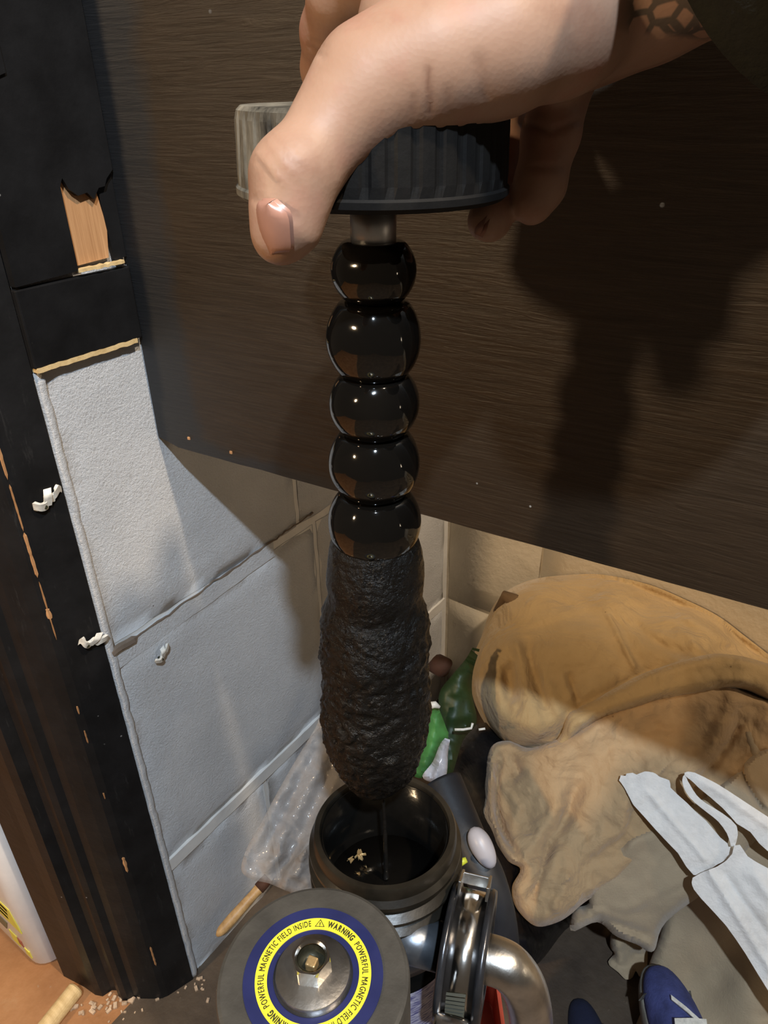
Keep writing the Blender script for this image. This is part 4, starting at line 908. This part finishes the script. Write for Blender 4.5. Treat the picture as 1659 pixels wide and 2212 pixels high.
# ------------------------------------------------------------------ left side: clips, bottle, dowel, crumbs
def clip(c, n, up, s, seed, label):
    """broken plastic cable clip: bent strips round a little pierced base"""
    t = thing('cable_clip', label, 'clip', c, None); n = Vector(n).normalized(); up = Vector(up); up = (up - n * up.dot(n)).normalized(); w = n.cross(up)
    rnd = random.Random(seed); a0 = rnd.uniform(-.5, .5)
    def q(x, y, z): return c + (w * (x * cos(a0) - y * sin(a0)) + up * (x * sin(a0) + y * cos(a0))) * s + n * z * s
    bm = bmesh.new(); pts = catmull([q(-1.5, -.1, .25), q(-1.4, .35, .6), q(-.9, .15, .75), q(-.5, -.25, .55), q(.1, .05, .7), q(.6, -.45, .7), q(1.1, -.2, .95), q(1.5, .25, .8), q(1.6, -.2, .4)], 5)
    band(bm, pts, [(up + n * .3)] * len(pts), s * .95, s * .34); from_bm('bent_strip', bm, M_CLIP, t)
    bm = bmesh.new(); pts = catmull([q(-.5, .9, .5), q(-.15, .5, .9), q(.1, 0, .8), q(.5, -.6, .6)], 5); band(bm, pts, [w] * len(pts), s * .8, s * .34); from_bm('cross_strip', bm, M_CLIP, t)
    bm = bmesh.new(); lathe(bm, [(s * .22, 0), (s * .22, s * .98), (.0001, s * .98)], 10, frame_from(n, q(.75, -.5, 0))); from_bm('nail', bm, M_INK, t); return t
nF = Vector((.95, -.31, 0))
clip(on(101, 1072, 0, -.004), nF, (0, 0, 1), .0054, 1, 'upper broken white cable clip nailed on the black door frame')
clip(on(200, 1378, 0, -.0015), nF, (0, .3, 1), .0054, 5, 'lower broken white cable clip nailed on the black door frame')
clip(on(346, 1408, 0, .001), (1, 0, 0), (0, -.4, 1), .0046, 9, 'broken white cable clip on the white block wall below the crack')

bt = thing('plastic_bottle', 'white plastic bottle with yellow label standing past the door frame', 'bottle', (-.165, .170, 0)); Mb = Matrix.Translation((-.165, .168, .001))
hw, hl = .050, .045
lv = [(rsq(hw * .93, hl * .93, .016), 0), (rsq(hw, hl, .018), .005), (rsq(hw, hl, .018), .20), (rsq(hw * .9, hl * .9, .018), .225), (rsq(hw * .55, hl * .5, .012), .25), (rsq(.015, .015, .0149), .262), (rsq(.015, .015, .0149), .285)]
bm = bmesh.new(); loft(bm, lv, Mb); from_bm('bottle_body', bm, M_WHITE, bt, True)
bm = bmesh.new(); lathe(bm, [(.018, .27), (.018, .30), (.001, .30)], 32, Mb); from_bm('screw_cap', bm, M_YLABEL, bt)
fy = .168 - hl - .0006
def patch(name, x0, x1, z0, z1, mat, sk=0): 
    bm = bmesh.new(); prism(bm, [(x0, z0), (x1 - sk, z0), (x1, z1), (x0, z1)], fy, fy + .001, 'y'); return from_bm(name, bm, mat, bt)
patch('label_panel', -.205, -.1345, .052, .082, M_YLABEL, -.006); patch('label_spot', -.205, -.158, .104, .128, M_YLABEL, .008)
for k in range(3): patch('label_print', -.203, -.146 + .003 * k, .058 + .008 * k, .062 + .008 * k, M_OLIVE)
patch('label_mark', -.158, -.1535, .092, .099, M_DKPRINT, .002); patch('label_emblem', -.186, -.157, .026, .042, M_OLIVE, .008); patch('label_motif', -.160, -.147, .014, .030, M_YLABEL); patch('label_motif', -.146, -.139, .021, .030, M_REDPRINT); patch('label_motif', -.138, -.130, .012, .022, M_YLABEL)

d0, d1 = on(163, 2130, 2, .012), on(60, 2260, 2, .012)
dl = thing('dowel', 'round pale wooden dowel lying on the floor at the door frame foot', 'stick', d0); ex = (d1 - d0).normalized()
bm = bmesh.new(); tube(bm, [d0 + Vector((0, 0, -.004)), d0 + ex * .0015 + Vector((0, 0, -.004)), d1 + ex * .08 + Vector((0, 0, -.004))], [.0066, .0075, .0075], 24); from_bm('stick', bm, M_DOWEL, dl, False)
bm = bmesh.new()
for k in range(60):
    x, y = random.choice([(235, 2175), (270, 2165), (205, 2165), (300, 2150), (170, 2175), (250, 2190), (420, 2140), (440, 2125)]); c = on(x + random.gauss(0, 22), y + random.gauss(0, 12), 2, .0)
    s_ = random.uniform(.0008, .0026); box(bm, (-s_, -s_ * .6, 0), (s_, s_ * .6, s_ * .8), 0, Matrix.Translation(c) @ Matrix.Rotation(random.uniform(0, 3), 4, 'Z'))
tag(from_bm('wood_crumbs', bm, M_DEBRIS), 'pale wood crumbs scattered on the floor at the foot of the door frame', 'debris', None, 'stuff')

for o in COL.objects:                                              # look-alikes belong together
    n = o.name.split('.')[0]
    if o.parent is None:
        g = {'cable_clip': 'broken cable clips', 'wall_batten': 'black boards on the wall', 'tan_rag': 'rags in the pile', 'orange_tan_rag': 'rags in the pile', 'beige_rag': 'rags in the pile', 'rag_scrap': 'rags in the pile', 'canvas_shoe': 'shoes on the floor', 'bent_wire': 'bent pale wires', 'brown_stub': 'brown lumps in the corner'}.get(n)
        if g: o['group'] = g
